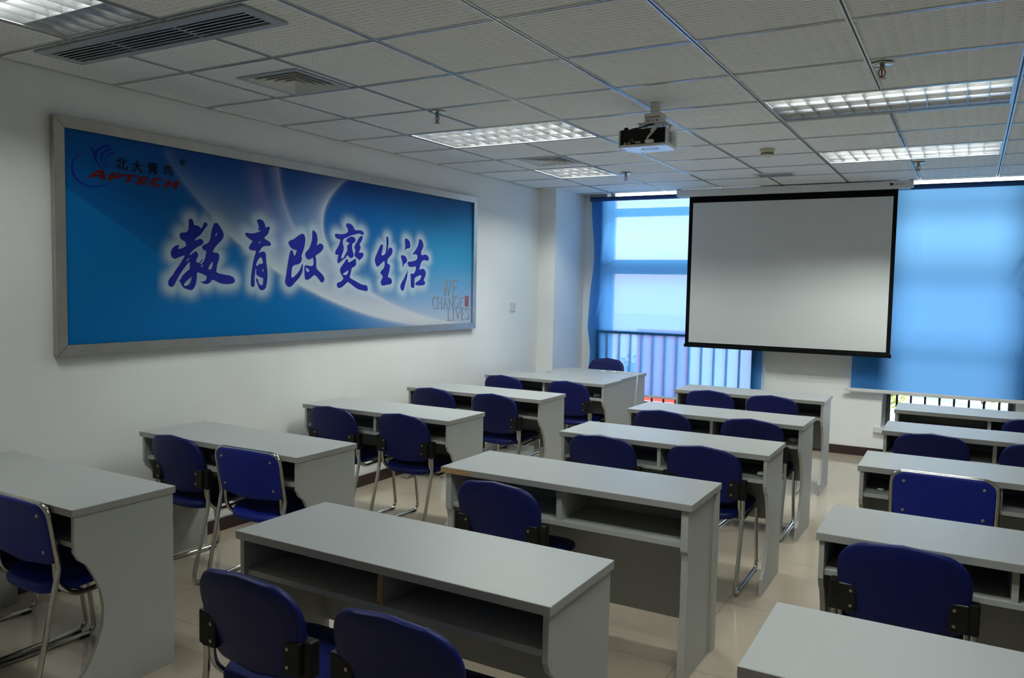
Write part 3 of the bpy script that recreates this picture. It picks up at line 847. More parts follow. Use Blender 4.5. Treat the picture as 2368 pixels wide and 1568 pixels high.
 red=[[[-0.1042,2.149],[-0.0691,2.1532],[-0.0558,2.1047],[-0.0854,2.104],[-0.088,2.1153],[-0.1217,2.1151],[-0.1331,2.1049],[-0.1596,2.1035]],[[-0.1017,2.1362],[-0.0921,2.1363],[-0.0889,2.1257],[-0.1103,2.1247]],[[-0.0244,2.1464],[0.0224,2.1493],[0.0431,2.1448],[0.0459,2.1359],[0.0338,2.1249],[-0.0017,2.1171],[-0.0163,2.1155],[-0.0241,2.105],[-0.0495,2.1038],[-0.0334,2.1321]],[[-0.0071,2.1378],[0.0163,2.1395],[0.0162,2.132],[-0.012,2.1277]],[[0.0556,2.1473],[0.1321,2.1513],[0.1245,2.1395],[0.094,2.1371],[0.0782,2.1044],[0.0572,2.1032],[0.0728,2.1358],[0.0482,2.1351]],[[0.1431,2.1466],[0.2075,2.1507],[0.2023,2.1401],[0.1646,2.137],[0.1601,2.1293],[0.1927,2.1313],[0.1881,2.123],[0.155,2.121],[0.1499,2.1117],[0.1936,2.1136],[0.1859,2.104],[0.1195,2.1024]],[[0.231,2.1489],[0.2956,2.1534],[0.2902,2.1421],[0.2468,2.1378],[0.237,2.1262],[0.2387,2.1135],[0.2787,2.1138],[0.274,2.1032],[0.2238,2.1007],[0.2094,2.1131],[0.2148,2.1332]],[[0.3218,2.1496],[0.347,2.1507],[0.3361,2.1336],[0.3628,2.1342],[0.3738,2.1503],[0.4035,2.1513],[0.3812,2.1047],[0.3543,2.1042],[0.3626,2.121],[0.328,2.1213],[0.3198,2.1035],[0.2935,2.1041]]],
 slog=[[[[3.0844,1.623],[3.1275,1.4878]],0.0113],[[[3.1275,1.4878],[3.157,1.5966]],0.0057],[[[3.1376,1.6236],[3.1813,1.4876]],0.0113],[[[3.1813,1.4876],[3.2204,1.6191]],0.0057],[[[3.072,1.6239],[3.1125,1.6244]],0.004],[[[3.125,1.6245],[3.1692,1.6251]],0.004],[[[3.2011,1.6218],[3.2332,1.6221]],0.004],[[[3.2526,1.6231],[3.2521,1.4836]],0.0121],[[[3.2332,1.6247],[3.3146,1.6208]],0.0057],[[[3.3146,1.6208],[3.3117,1.6016]],0.004],[[[3.2539,1.5571],[3.3093,1.5573]],0.0048],[[[3.3091,1.5683],[3.3096,1.5425]],0.004],[[[3.2359,1.4837],[3.3208,1.4777]],0.0057],[[[3.3208,1.4777],[3.3236,1.498]],0.004],[[[3.0041,1.4563],[2.9977,1.4724],[2.9672,1.4797],[2.9434,1.4603],[2.9349,1.4285],[2.9414,1.3965],[2.9659,1.3712],[2.9992,1.3795]],0.0073],[[[3.0222,1.4704],[3.0238,1.3737]],0.0081],[[[3.0778,1.4701],[3.0795,1.3727]],0.0081],[[[3.023,1.4239],[3.0786,1.4232]],0.0048],[[[3.0068,1.4734],[3.0375,1.4732]],0.0032],[[[3.0622,1.473],[3.0933,1.4728]],0.0032],[[[3.0085,1.3722],[3.0392,1.3716]],0.0032],[[[3.064,1.3712],[3.0951,1.3706]],0.0032],[[[3.131,1.4697],[3.1107,1.3757]],0.0048],[[[3.1278,1.4733],[3.1675,1.3747]],0.0097],[[[3.1163,1.4119],[3.1541,1.4113]],0.004],[[[3.0982,1.3741],[3.1296,1.3736]],0.0032],[[[3.1485,1.3732],[3.1867,1.3725]],0.0032],[[[3.1963,1.4693],[3.1994,1.3741]],0.0048],[[[3.188,1.473],[3.2542,1.3768]],0.0097],[[[3.2502,1.4781],[3.2542,1.3768]],0.0048],[[[3.2328,1.4782],[3.2652,1.478]],0.0032],[[[3.3377,1.459],[3.311,1.4751],[3.2818,1.4613],[3.2708,1.4245],[3.278,1.3893],[3.3065,1.3722],[3.3393,1.379],[3.3385,1.4163]],0.0065],[[[3.322,1.4172],[3.3551,1.4168]],0.0032],[[[3.374,1.468],[3.376,1.3728]],0.0081],[[[3.3606,1.47],[3.4142,1.4678]],0.0048],[[[3.4142,1.4678],[3.4145,1.4528]],0.0032],[[[3.3749,1.4233],[3.4084,1.4228]],0.004],[[[3.3627,1.373],[3.4162,1.374]],0.0048],[[[3.1804,1.3653],[3.1822,1.2684]],0.0089],[[[3.1645,1.3675],[3.1996,1.3668]],0.004],[[[3.1663,1.2663],[3.2208,1.2646]],0.0048],[[[3.2208,1.2646],[3.2282,1.2835]],0.004],[[[3.2641,1.3693],[3.2661,1.2658]],0.0089],[[[3.2478,1.3714],[3.2803,1.3708]],0.0032],[[[3.2499,1.2644],[3.2825,1.2634]],0.0032],[[[3.3033,1.3685],[3.3382,1.271]],0.0097],[[[3.3382,1.271],[3.3762,1.3635]],0.0048],[[[3.2869,1.3707],[3.3197,1.3701]],0.0032],[[[3.3594,1.3675],[3.3895,1.3669]],0.0032],[[[3.4028,1.3704],[3.4017,1.2654]],0.0089],[[[3.386,1.3719],[3.4433,1.369]],0.0048],[[[3.4433,1.369],[3.4437,1.3528]],0.0032],[[[3.4039,1.3198],[3.4377,1.319]],0.004],[[[3.3883,1.2639],[3.4491,1.2632]],0.0048],[[[3.4491,1.2632],[3.4554,1.2827]],0.0032],[[[3.519,1.3493],[3.5082,1.3693],[3.4807,1.3721],[3.4695,1.3541],[3.4851,1.3311],[3.5131,1.3077],[3.5219,1.2827],[3.5037,1.2642],[3.4762,1.2707],[3.4669,1.288]],0.0073]],
 seal=[[3.4545,1.4788],[3.4646,1.4825],[3.5091,1.4804],[3.5148,1.4747],[3.5154,1.3855],[3.508,1.3792],[3.4601,1.3815],[3.4518,1.3865]],
 sealmarks=[[[[3.4649,1.4712],[3.4991,1.4672]],0.0036],[[[3.4819,1.473],[3.4859,1.4484]],0.0036],[[[3.4652,1.4561],[3.5029,1.452]],0.0036],[[[3.4689,1.441],[3.4997,1.4426],[3.483,1.422]],0.0036],[[[3.4659,1.4259],[3.5036,1.4217]],0.0036],[[[3.4696,1.4108],[3.4837,1.3917]],0.0036],[[[3.5004,1.4104],[3.48,1.4031]],0.0036],[[[3.4666,1.392],[3.5057,1.3895]],0.0036]],
 lat={'北':[[0.0006,2.2346],[0.0734,2.1689]],'大':[[0.0957,2.2312],[0.1651,2.1662]],'青':[[0.1914,2.2356],[0.2622,2.1704]],'鸟':[[0.2904,2.2344],[0.3607,2.1705]],'®':[[0.4028,2.2832],[0.4453,2.2467]]},
 swA=[[0.3162,2.2967],[0.3812,2.1937],[0.5982,1.9987],[0.7601,1.8643],[1.0406,1.7024],[1.4328,1.5328],[1.8793,1.3881],[2.3911,1.2776],[2.9827,1.2022],[3.563,1.1472]],
 swB=[[0.991,2.3846],[1.0147,2.1717],[1.1172,1.9839],[1.2908,1.8209],[1.6044,1.6349],[2.0748,1.4605],[2.7345,1.2918],[3.3833,1.1942]],
 swB2=[[1.1574,2.3792],[1.1944,2.1616],[1.2914,1.9673],[1.4335,1.8274],[1.7388,1.6528],[2.1768,1.4596],[2.8562,1.2771]],
 swC=[[1.9237,2.3925],[1.7606,2.2952],[1.6265,2.1583],[1.5784,2.0171],[1.6132,1.8662],[1.7616,1.7005],[2.0245,1.5431],[2.3899,1.4058],[2.9182,1.2864],[3.5616,1.2074]],
 diag=[[-0.2907,2.0481],[-0.0024,1.88],[0.3497,1.673]],
)
BY0, BY1, BZ0, BZ1, FW = -0.343, 3.621, 1.177, 2.393, 0.055
ban = thing('wall_banner', 'large framed blue banner with dark blue calligraphy on the long wall', 'banner', (0, 0, 0))
m = MB()
y0, y1, z0, z1 = BY0, BY1, BZ0, BZ1
for q in ([(y0, z1), (y1, z1), (y1 - FW, z1 - FW), (y0 + FW, z1 - FW)], [(y1, z1), (y1, z0), (y1 - FW, z0 + FW), (y1 - FW, z1 - FW)],
          [(y1, z0), (y0, z0), (y0 + FW, z0 + FW), (y1 - FW, z0 + FW)], [(y0, z0), (y0, z1), (y0 + FW, z1 - FW), (y0 + FW, z0 + FW)]):
    # each mitred strip is slightly shortened, leaving the dark joint of the photo
    c = (sum(p[0] for p in q) / 4, sum(p[1] for p in q) / 4)
    L_ = max(abs(q[0][0] - q[1][0]), abs(q[0][1] - q[1][1]))
    k = 1 - 0.003 / L_
    hor = abs(q[0][0] - q[1][0]) > abs(q[0][1] - q[1][1])
    qq = [((c[0] + (p[0] - c[0]) * k, p[1]) if hor else (p[0], c[1] + (p[1] - c[1]) * k)) for p in q]
    mm = MB().prism(qq, 0.001, 0.036, 'x')
    mm.build('frame_strip', M['frame'], ban)
MB().box(0.0005, y0 + 0.004, z0 + 0.004, 0.016, y1 - 0.004, z1 - 0.004).build('backing_board', M['black'], ban)

AX = 0.019                                    # plane of the print


def seg_dist(P, pl):
    """distance and signed side from points to a polyline"""
    best = np.full(len(P), 1e9)
    side = np.zeros(len(P))
    tt = np.zeros(len(P))
    n = len(pl) - 1
    for i in range(n):
        a, b = np.array(pl[i]), np.array(pl[i + 1])
        d = b - a
        t_ = np.clip(((P - a) @ d) / (d @ d), 0, 1)
        q = P - (a + t_[:, None] * d)
        ds = np.hypot(q[:, 0], q[:, 1])
        s = d[0] * (P[:, 1] - a[1]) - d[1] * (P[:, 0] - a[0])
        k = ds < best
        best[k] = ds[k]
        side[k] = np.sign(s[k])
        tt[k] = (i + t_[k]) / n
    return best, side, tt


def smooth_poly(pl, it=2):
    for _ in range(it):
        q = [pl[0]]
        for a, b in zip(pl[:-1], pl[1:]):
            q += [[a[0] * .75 + b[0] * .25, a[1] * .75 + b[1] * .25], [a[0] * .25 + b[0] * .75, a[1] * .25 + b[1] * .75]]
        q.append(pl[-1])
        pl = q
    return pl


def sstep(a, b, x):
    t_ = np.clip((x - a) / (b - a), 0, 1)
    return t_ * t_ * (3 - 2 * t_)


NX, NZ = 520, 160
gy = np.linspace(y0 + FW - 0.004, y1 - FW + 0.004, NX)
gz = np.linspace(z0 + FW - 0.004, z1 - FW + 0.004, NZ)
GY, GZ = np.meshgrid(gy, gz)
P = np.stack([GY.ravel(), GZ.ravel()], 1)
u = (P[:, 0] - y0) / (y1 - y0)
v = (P[:, 1] - z0) / (z1 - z0)


def mixc(c, col, w):
    return c * (1 - w[:, None]) + np.array(col)[None, :] * w[:, None]


C = np.tile(np.array([0.002, 0.145, 0.41]), (len(P), 1))
C = mixc(C, (0.003, 0.105, 0.36), sstep(0.30, 0.75, v))
C = mixc(C, (0.014, 0.055, 0.24), sstep(0.66, 1.02, v) * (1 - 0.75 * sstep(0.22, 0.02, u)))
C = mixc(C, (0.035, 0.30, 0.57), sstep(0.55, 0.95, u) * (1 - 0.8 * sstep(0.5, 1.0, v)))
C = mixc(C, (0.30, 0.42, 0.70), sstep(0.5, 0.98, u) * sstep(0.55, 0.0, v) * 0.95)
dA, sA, tA = seg_dist(P, smooth_poly(BANNER_ART['swA']))
dB, sB, tB = seg_dist(P, smooth_poly(BANNER_ART['swB']))
dB2, sB2, tB2 = seg_dist(P, smooth_poly(BANNER_ART['swB2']))
dC, sC, tC = seg_dist(P, smooth_poly(BANNER_ART['swC']))
dD, sD, tD = seg_dist(P, BANNER_ART['diag'])
# pale facet in the lower left
wD = np.where(sD < 0, 1.0, 0.0) * np.exp(-dD / 0.5) * sstep(0.30, 0.10, u)
C = mixc(C, (0.004, 0.185, 0.50), wD * 0.7)
inside = np.where((sA > 0) & (sC < 0), 1.0, 0.0)             # the band of light between the two sweeps
C = mixc(C, (0.20, 0.33, 0.52), inside * sstep(0.92, 0.45, v) * 0.8)
C = mixc(C, (0.62, 0.66, 0.68), np.where(sA > 0, np.exp(-dA / (0.035 + 0.12 * tA)), np.exp(-dA / 0.012)) * (0.10 + 0.85 * sstep(0.10, 0.5, tA)))
C = mixc(C, (0.55, 0.60, 0.66), np.where(sC < 0, 0.55 * np.exp(-dC / 0.10) + 0.45 * np.exp(-dC / 0.025), np.exp(-dC / 0.010)) * (0.30 + 0.65 * sstep(0.0, 0.3, tC)))
C = mixc(C, (0.012, 0.03, 0.13), np.where(sB > 0, np.exp(-dB / 0.02), np.exp(-(dB / 0.05) ** 2)) * 0.8 * sstep(0.30, 0.05, tB))
C = mixc(C, (0.24, 0.23, 0.50), np.where(sB < 0, np.exp(-(dB / 0.10) ** 2), np.exp(-(dB / 0.03) ** 2)) * (0.62 - 0.25 * tB) * sstep(0.02, 0.2, tB))
C = mixc(C, (0.50, 0.50, 0.66), np.where(sB2 < 0, np.exp(-dB2 / 0.05), np.exp(-dB2 / 0.015)) * 0.55)
C = mixc(C, (0.66, 0.69, 0.70), sstep(0.42, 0.9, tA) * inside * np.exp(-((dA - 0.06) / 0.08) ** 2) * 0.8)
# soft white halo around the big characters
pts = []
for poly in BANNER_ART['char']:
    pl = smooth_poly(poly + [poly[0]], 1)
    pts += pl
pts = np.array(pts)
hd = np.full(len(P), 1e9)
sel = (P[:, 0] > 0.25) & (P[:, 0] < 3.4) & (P[:, 1] > 1.2) & (P[:, 1] < 2.15)
Ps = P[sel]
best = np.full(len(Ps), 1e9)
for k in range(0, len(pts), 60):
    q = pts[k:k + 60]
    d = ((Ps[:, None, :] - q[None]) ** 2).sum(-1).min(1)
    best = np.minimum(best, d)
hd[sel] = np.sqrt(best)
C = mixc(C, (0.46, 0.58, 0.66), 0.88 * np.exp(-(hd / 0.050) ** 2.2))
C = np.clip(C, 0, 1)
me = bpy.data.meshes.new('printed_sheet')
verts = np.zeros((len(P), 3))
verts[:, 0] = AX
verts[:, 1:] = P
idx = np.arange(NX * NZ).reshape(NZ, NX)
faces = np.stack([idx[:-1, :-1], idx[:-1, 1:], idx[1:, 1:], idx[1:, :-1]], -1).reshape(-1, 4)
me.from_pydata(verts.tolist(), [], faces.tolist())
ca = me.color_attributes.new('print', 'FLOAT_COLOR', 'POINT')
ca.data.foreach_set('color', np.concatenate([C, np.ones((len(C), 1))], 1).ravel())
me.materials.append(M['art'])
link('printed_sheet', me, ban)


def flat_print(name, polys, mat, x, smooth=True, parent=ban):
    """filled outlines (holes where one outline lies in another) on the banner plane"""
    cu = bpy.data.curves.new(name, 'CURVE')
    cu.dimensions = '2D'
    cu.fill_mode = 'BOTH'
    for poly in polys:
        pl = smooth_poly(poly + [poly[0]], 2)[:-1] if smooth else poly
        sp = cu.splines.new('POLY')
        sp.points.add(len(pl) - 1)
        for p_, q_ in zip(sp.points, pl):
            p_.co = (q_[0], q_[1], 0, 1)
        sp.use_cyclic_u = True
    tmp = bpy.data.objects.new(name, cu)
    COL.objects.link(tmp)
    dg = bpy.context.evaluated_depsgraph_get()
    me_ = bpy.data.meshes.new_from_object(tmp.evaluated_get(dg))
    bpy.data.objects.remove(tmp)
    bpy.data.curves.remove(cu)
    for v_ in me_.vertices:
        a_, b_ = v_.co.x, v_.co.y
        v_.co = (x, a_, b_)
    me_.materials.clear()
    me_.materials.append(mat)
    me_.name = name
    return link(name, me_, parent)


def strokes(name, lst, mat, x, dy=0.0, dz=0.0, parent=ban):
    m_ = MB()
    for pl, w in lst:
        if len(pl) > 2:
            pl = smooth_poly(pl, 2)
        n = len(pl)
        Lp, Rp = [], []
        for i in range(n):
            a_, b_ = Vector(pl[max(i - 1, 0)]), Vector(pl[min(i + 1, n - 1)])
            d = (b_ - a_).normalized()
            nn = Vector((-d.y, d.x)) * (w / 2)
            p_ = Vector(pl[i])
            Lp.append(p_ + nn)
            Rp.append(p_ - nn)
        for i in range(n - 1):
            m_.bm.faces.new([m_.bm.verts.new((x, q_.x + dy, q_.y + dz)) for q_ in (Lp[i], Rp[i], Rp[i + 1], Lp[i + 1])])
    return m_.build(name, mat, parent)


A_ = BANNER_ART
flat_print('headline_lettering', A_['char'], M['ink'], AX + 0.0012)
flat_print('logo_emblem', A_['emblem'], M['navyink'], AX + 0.0010)
flat_print('logo_red_lettering', A_['red'], M['redink'], AX + 0.0014, smooth=False)
strokes('slogan_shade', A_['slog'], M['greydark'], AX + 0.0008, 0.007, -0.004)
strokes('slogan_lettering', A_['slog'], M['greyink'], AX + 0.0012)
flat_print('seal', [A_['seal']], M['sealink'], AX + 0.0010)
strokes('seal_marks', A_['sealmarks'], M['sealpale'], AX + 0.0014)


def glyph(ch, box, mat, x, bold):
    cu = bpy.data.curves.new('glyph', 'FONT')
    cu.body = ch
    cu.offset = bold
    cu.resolution_u = 3
    tmp = bpy.data.objects.new('glyph', cu)
    COL.objects.link(tmp)
    dg = bpy.context.evaluated_depsgraph_get()
    me_ = bpy.data.meshes.new_from_object(tmp.evaluated_get(dg))
    bpy.data.objects.remove(tmp)
    bpy.data.curves.remove(cu)
    co = np.array([v_.co[:2] for v_ in me_.vertices])
    lo, hi = co.min(0), co.max(0)
    (ya, za), (yb, zb) = box
    bm_ = bmesh.new()
    bm_.from_mesh(me_)
    bpy.data.meshes.remove(me_)
    for v_ in bm_.verts:
        a_ = (v_.co.x - lo[0]) / (hi[0] - lo[0])
        b_ = (v_.co.y - lo[1]) / (hi[1] - lo[1])
        v_.co = (x, ya + (yb - ya) * a_, zb + (za - zb) * b_)
    return bm_


m = MB()
for ch, box in A_['lat'].items():
    b_ = glyph(ch, box, None, AX + 0.0016, 0.026 if ch != '\u00ae' else 0.003)
    tmpm = bpy.data.meshes.new('g')
    b_.to_mesh(tmpm)
    b_.free()
    m.bm.from_mesh(tmpm)
    bpy.data.meshes.remove(tmpm)
m.build('logo_black_lettering', M['blackink'], ban)

# wall socket
t = thing('wall_switch', 'small white switch plate on the wall past the banner', 'switch', (0.0, 4.372, 1.367))
MB().box(0.0005, -0.043, -0.043, 0.014, 0.043, 0.043, 0.003).build('plate', M['white'], t)
m = MB()
for k in (-1, 0, 1):
    m.box(0.0141, 0.006, k * 0.022 - 0.004, 0.0155, 0.014, k * 0.022 + 0.004)
m.build('button', M['label'], t)

# ------------------------------------------------------------------ ceiling fittings
# long slotted vent
t = thing('air_vent', 'long grey slotted air vent in the ceiling beside the bright lamp', 'air vent', (0.96, -0.455, H))
a, b = 0.68, 0.118
m = MB()
fw = 0.05
m.box(-a, -b, -0.012, a, -b + fw, -0.001, 0.002).box(-a, b - fw * 0.7, -0.012, a, b, -0.001, 0.002)
m.box(-a, -b + fw, -0.012, -a + fw, b - fw * 0.7, -0.001, 0.002).box(a - fw, -b + fw, -0.012, a, b - fw * 0.7, -0.001, 0.002)
m.build('frame', M['vent'], t)
MB().box(-a + 0.01, -b + 0.01, -0.0012, a - 0.01, b - 0.01, -0.0004).build('duct', M['ventdark'], t)
for k in range(5):
    y = -b + fw + 0.014 + k * 0.026
    MB().prism([(y, -0.010), (y + 0.006, -0.012), (y + 0.012, -0.0015), (y + 0.009, -0.0015)], -a + fw, a - fw, 'x').build('slat', M['vent'], t)
for x in (-0.22, 0.22):
    MB().box(x - 0.006, -b + fw, -0.0095, x + 0.006, b - fw * 0.7, -0.0015).build('spacer', M['vent'], t)


def diffuser(x, y, s, label):
    t = thing('air_diffuser', label, 'air vent', (x, y, H), 0, 'square stepped ceiling diffusers')

    def ring(mm, r0, r1, za, zb):
        A = [(-r0, -r0, za), (r0, -r0, za), (r0, r0, za), (-r0, r0, za)]
        B = [(-r1, -r1, zb), (r1, -r1, zb), (r1, r1, zb), (-r1, r1, zb)]
        A2 = [(p[0], p[1], p[2] + 0.003) for p in A]
        B2 = [(p[0], p[1], p[2] + 0.003) for p in B]
        mm.loft([A, B, B2, A2, A], cap=False)
    m_ = MB()
    ring(m_, s, s * 0.87, -0.006, -0.006)
    m_.build('frame', M['vent'], t)
    MB().box(-s * 0.9, -s * 0.9, 0.056, s * 0.9, s * 0.9, 0.06).build('duct', M['ventdark'], t)
    for k in range(5):
        m_ = MB()
        ring(m_, s * (0.86 - 0.165 * k), s * (0.73 - 0.165 * k), -0.007, 0.020)
        m_.build('cone_blade', M['ventwhite'], t)
    m_ = MB()
    for sx in (-1, 1):
        m_.box(sx * s * 0.9 - 0.002, -s * 0.9, 0.0, sx * s * 0.9 + 0.002, s * 0.9, 0.06)
        m_.box(-s * 0.9, sx * s * 0.9 - 0.002, 0.0, s * 0.9, sx * s * 0.9 + 0.002, 0.06)
    m_.build('collar', M['ventdark'], t)
    return t


diffuser(0.955, 0.385, 0.205, 'square stepped air diffuser near the long slotted vent')
diffuser(0.99, 3.215, 0.205, 'square stepped air diffuser beside the small square lamp')

t = thing('return_grille', 'small flat slotted grille in the ceiling in front of the screen', 'air vent', (2.49, 4.68, H))
m = MB()
m.box(-0.175, -0.12, -0.008, 0.175, -0.095, -0.0005).box(-0.175, 0.095, -0.008, 0.175, 0.12, -0.0005)
m.box(-0.175, -0.095, -0.008, -0.15, 0.095, -0.0005).box(0.15, -0.095, -0.008, 0.175, 0.095, -0.0005)
m.build('frame', M['ventwhite'], t)
MB().box(-0.16, -0.1, -0.0012, 0.16, 0.1, -0.0003).build('duct', M['ventdark'], t)
m = MB()
for k in range(9):
    y = -0.088 + k * 0.0215
    m.box(-0.15, y, -0.007, 0.15, y + 0.009, -0.0015)
m.build('slats', M['vent'], t)


def sprinkler(x, y, label):
    t = thing('fire_sprinkler', label, 'sprinkler', (x, y, H - 0.0045), 0, 'pendent fire sprinklers')
    MB().lathe([(0.012, 0.0), (0.044, 0.0), (0.046, -0.003), (0.036, -0.009), (0.014, -0.011)], seg=24).build('cover_plate', M['chrome'], t, True)
    m_ = MB().cyl((0, 0, -0.030), 0.011, 0.022, 'z', 12)
    m_.tube([(-0.011, 0, -0.028), (-0.014, 0, -0.045), (-0.004, 0, -0.064)], 0.003, 6)
    m_.tube([(0.011, 0, -0.028), (0.014, 0, -0.045), (0.004, 0, -0.064)], 0.003, 6)
    m_.build('yoke', M['brass'], t, True)
    MB().cyl((0, 0, -0.062), 0.0035, 0.032, 'z', 8).build('glass_bulb', M['orange'], t, True)
    MB().lathe([(0.004, -0.063), (0.020, -0.066), (0.021, -0.068), (0.004, -0.068)], seg=16).build('deflector', M['brass'], t, True)


sprinkler(1.235, 1.262, 'fire sprinkler between the stepped diffuser and the long lamp by the banner')
sprinkler(3.655, 1.275, 'fire sprinkler in front of the nearer lamp on the blind side')
sprinkler(1.315, 4.07, 'fire sprinkler beyond the small square lamp')
sprinkler(3.642, 4.375, 'fire sprinkler just past the lamp closest to the wide blind')

t = thing('smoke_detector', 'round cream smoke detector on the ceiling past the projector', 'smoke detector', (2.71, 3.33, H))
MB().lathe([(0.01, 0), (0.053, 0), (0.055, -0.004), (0.053, -0.020), (0.046, -0.024)], seg=32).build('base', M['cream'], t, True)
MB().lathe([(0.044, -0.024), (0.042, -0.045), (0.030, -0.054), (0.01, -0.055)], seg=32).build('dome', M['cream'], t, True)
m = MB()
for k in range(18):
    a_ = 2 * PI * k / 18
    c, s = math.cos(a_), math.sin(a_)
    p = [(0.0435, -0.042), (0.0445, -0.030)]
    w = 0.004
    vs_ = [m.bm.verts.new((r * c - w * s * sg, r * s + w * c * sg, z)) for r, z, sg in ((0.0438, -0.042, -1), (0.0438, -0.042, 1), (0.0452, -0.029, 1), (0.0452, -0.029, -1))]
    m.bm.faces.new(vs_)
m.build('slots', M['ventdark'], t)

# projector on its mount
px, py = 2.475, 1.545
t = thing('projector_mount', 'pale grey ceiling mount holding the projector', 'mount', (px, py + 0.06, H))
MB().box(-0.022, -0.022, -0.070, 0.022, 0.022, -0.0005, 0.003).build('post', M['white'], t)
m = MB().box(-0.050, -0.045, -0.082, 0.050, 0.045, -0.062, 0.003)
m.box(-0.046, -0.043, -0.116, -0.042, 0.043, -0.080).box(0.042, -0.043, -0.116, 0.046, 0.043, -0.080).box(-0.044, -0.040, -0.116, 0.044, 0.040, -0.086)
m.build('swivel_box', M['white'], t)
for x in (-0.026, 0.0, 0.024):
    MB().cyl((x, -0.044, -0.102), 0.006, 0.004, 'y', 10).build('screw', M['label'], t)
m = MB().box(-0.082, -0.065, -0.122, 0.082, 0.065, -0.115, 0.002)
for x, y in ((-0.07, -0.05), (0.07, -0.05), (-0.07, 0.05), (0.07, 0.05)):
    m.cyl((x, y, -0.152), 0.005, 0.034, 'z', 8)
m.build('plate', M['white'], t)

pz = H - 0.150
t = thing('projector', 'white projector with black connector panel hanging upside down from the ceiling', 'projector', (px - 0.04, py, pz), 0)
w, d, h = 0.138, 0.20, 0.098
out = []
for k in range(24):
    pass
body = [(-w, -0.01), (w, -0.01), (w, d - 0.05), (w - 0.03, d - 0.005), (-w + 0.03, d - 0.005), (-w, d - 0.05)]
MB().prism(body, -h, -0.002, 'z', 0.006).build('body', M['casing'], t)
m = MB()
m.box(-w, -0.030, -h, -w + 0.006, -0.009, -0.004).box(w - 0.006, -0.030, -h, w, -0.009, -0.004).box(-w + 0.006, -0.030, -h, w - 0.006, -0.009, -h + 0.012)
m.build('rear_rim', M['white'], t)
MB().box(-w + 0.006, -0.016, -h + 0.012, w - 0.006, -0.0105, -0.001).build('connector_panel', M['black'], t)
m = MB()
m.box(-0.112, -0.0185, -0.083, -0.100, -0.016, -0.071).cyl((-0.085, -0.0185, -0.076), 0.006, 0.0025, 'y', 12)
m.box(-0.045, -0.0190, -0.079, -0.014, -0.016, -0.068)
m.build('socket', M['bolt'], t)
m = MB()
for q in ((-0.073, -0.074), (-0.060, -0.060), (-0.056, -0.070), (-0.074, -0.060)):
    m.cyl((q[0], -0.0190, q[1]), 0.004, 0.003, 'y', 10)
m.build('jack', M['brass'], t)
MB().lathe([(0.004, 0.012), (0.011, 0.010), (0.014, 0.0), (0.014, -0.02)], (-0.108, 0.005, 0.004)).build('lens_knob', M['black'], t, True)
m = MB()
for k in range(13):
    z = -0.022 - k * 0.0045
    m.box(w - 0.001, 0.012, z - 0.0026, w + 0.0012, 0.075, z)
for k in range(8):
    z = -0.030 - k * 0.0045
    m.box(w - 0.001, 0.090, z - 0.0026, w + 0.0012, 0.104, z)
m.build('side_vent', M['label'], t)
m = MB()
for q in ((-0.035, 0.05, 0.055, 0.056), (-0.035, 0.094, 0.055, 0.1), (-0.035, 0.056, -0.03, 0.094), (0.05, 0.056, 0.055, 0.094)):
    m.box(q[0], q[1], -h - 0.0008, q[2], q[3], -h + 0.001)
m.build('label_border', M['label'], t)
MB().cyl((-0.05, d - 0.012, -0.052), 0.030, 0.02, 'y', 20).build('lens', M['black'], t, True)
t = thing('video_cable', 'white video cable plugged into the back of the projector', 'cable', (px, py, pz))
MB().tube([(0.052, 0.03, 0.03), (0.048, -0.012, 0.018), (0.035, -0.030, -0.004), (0.008, -0.038, -0.042), (-0.010, -0.034, -0.058), (-0.006, -0.022, -0.074)], 0.006, 8, 0.02).build('cord', M['white'], t, True)
MB().box(-0.020, -0.046, -0.084, 0.028, -0.019, -0.066, 0.004).build('plug', M['white'], t)
MB().tube([(0.044, -0.024, 0.012), (0.016, -0.036, -0.026)], 0.0115, 10).build('ferrite_sleeve', M['white'], t, True)
tag(MB().tube([(0.01, 0.04, 0.032), (-0.015, -0.005, 0.018), (-0.05, -0.012, 0.006), (-0.10, -0.016, 0.001), (-0.115, -0.020, -0.004)], 0.0042, 8, 0.03).build('power_cable', M['black'], None, True, (px, py, pz)),
    'black power cable looping behind the projector', 'cable')

# ------------------------------------------------------------------ desks
DL, DD, DH, TK = 1.2, 0.434, 0.741, 0.028


def cut_profile(yn=0.012, yf=DD - 0.006, deep=0.125):
    near = [(yn, DH - TK), (yn, 0.575), (yn + 0.006, 0.566)]
    for yy, zz in ((0.028, 0.545), (0.060, 0.518), (0.090, 0.462), (0.114, 0.400), (0.124, 0.335), (0.118, 0.265), (0.092, 0.190), (0.053, 0.120), (0.024, 0.092)):
        near.append((yn + (yy - 0.012) * deep / 0.125, zz))
    near += [(yn, 0.085), (yn, 0.0)]
    return near + [(yf, 0.0), (yf, DH - TK)]


DESK_GROUP = 'two-seat student desks'


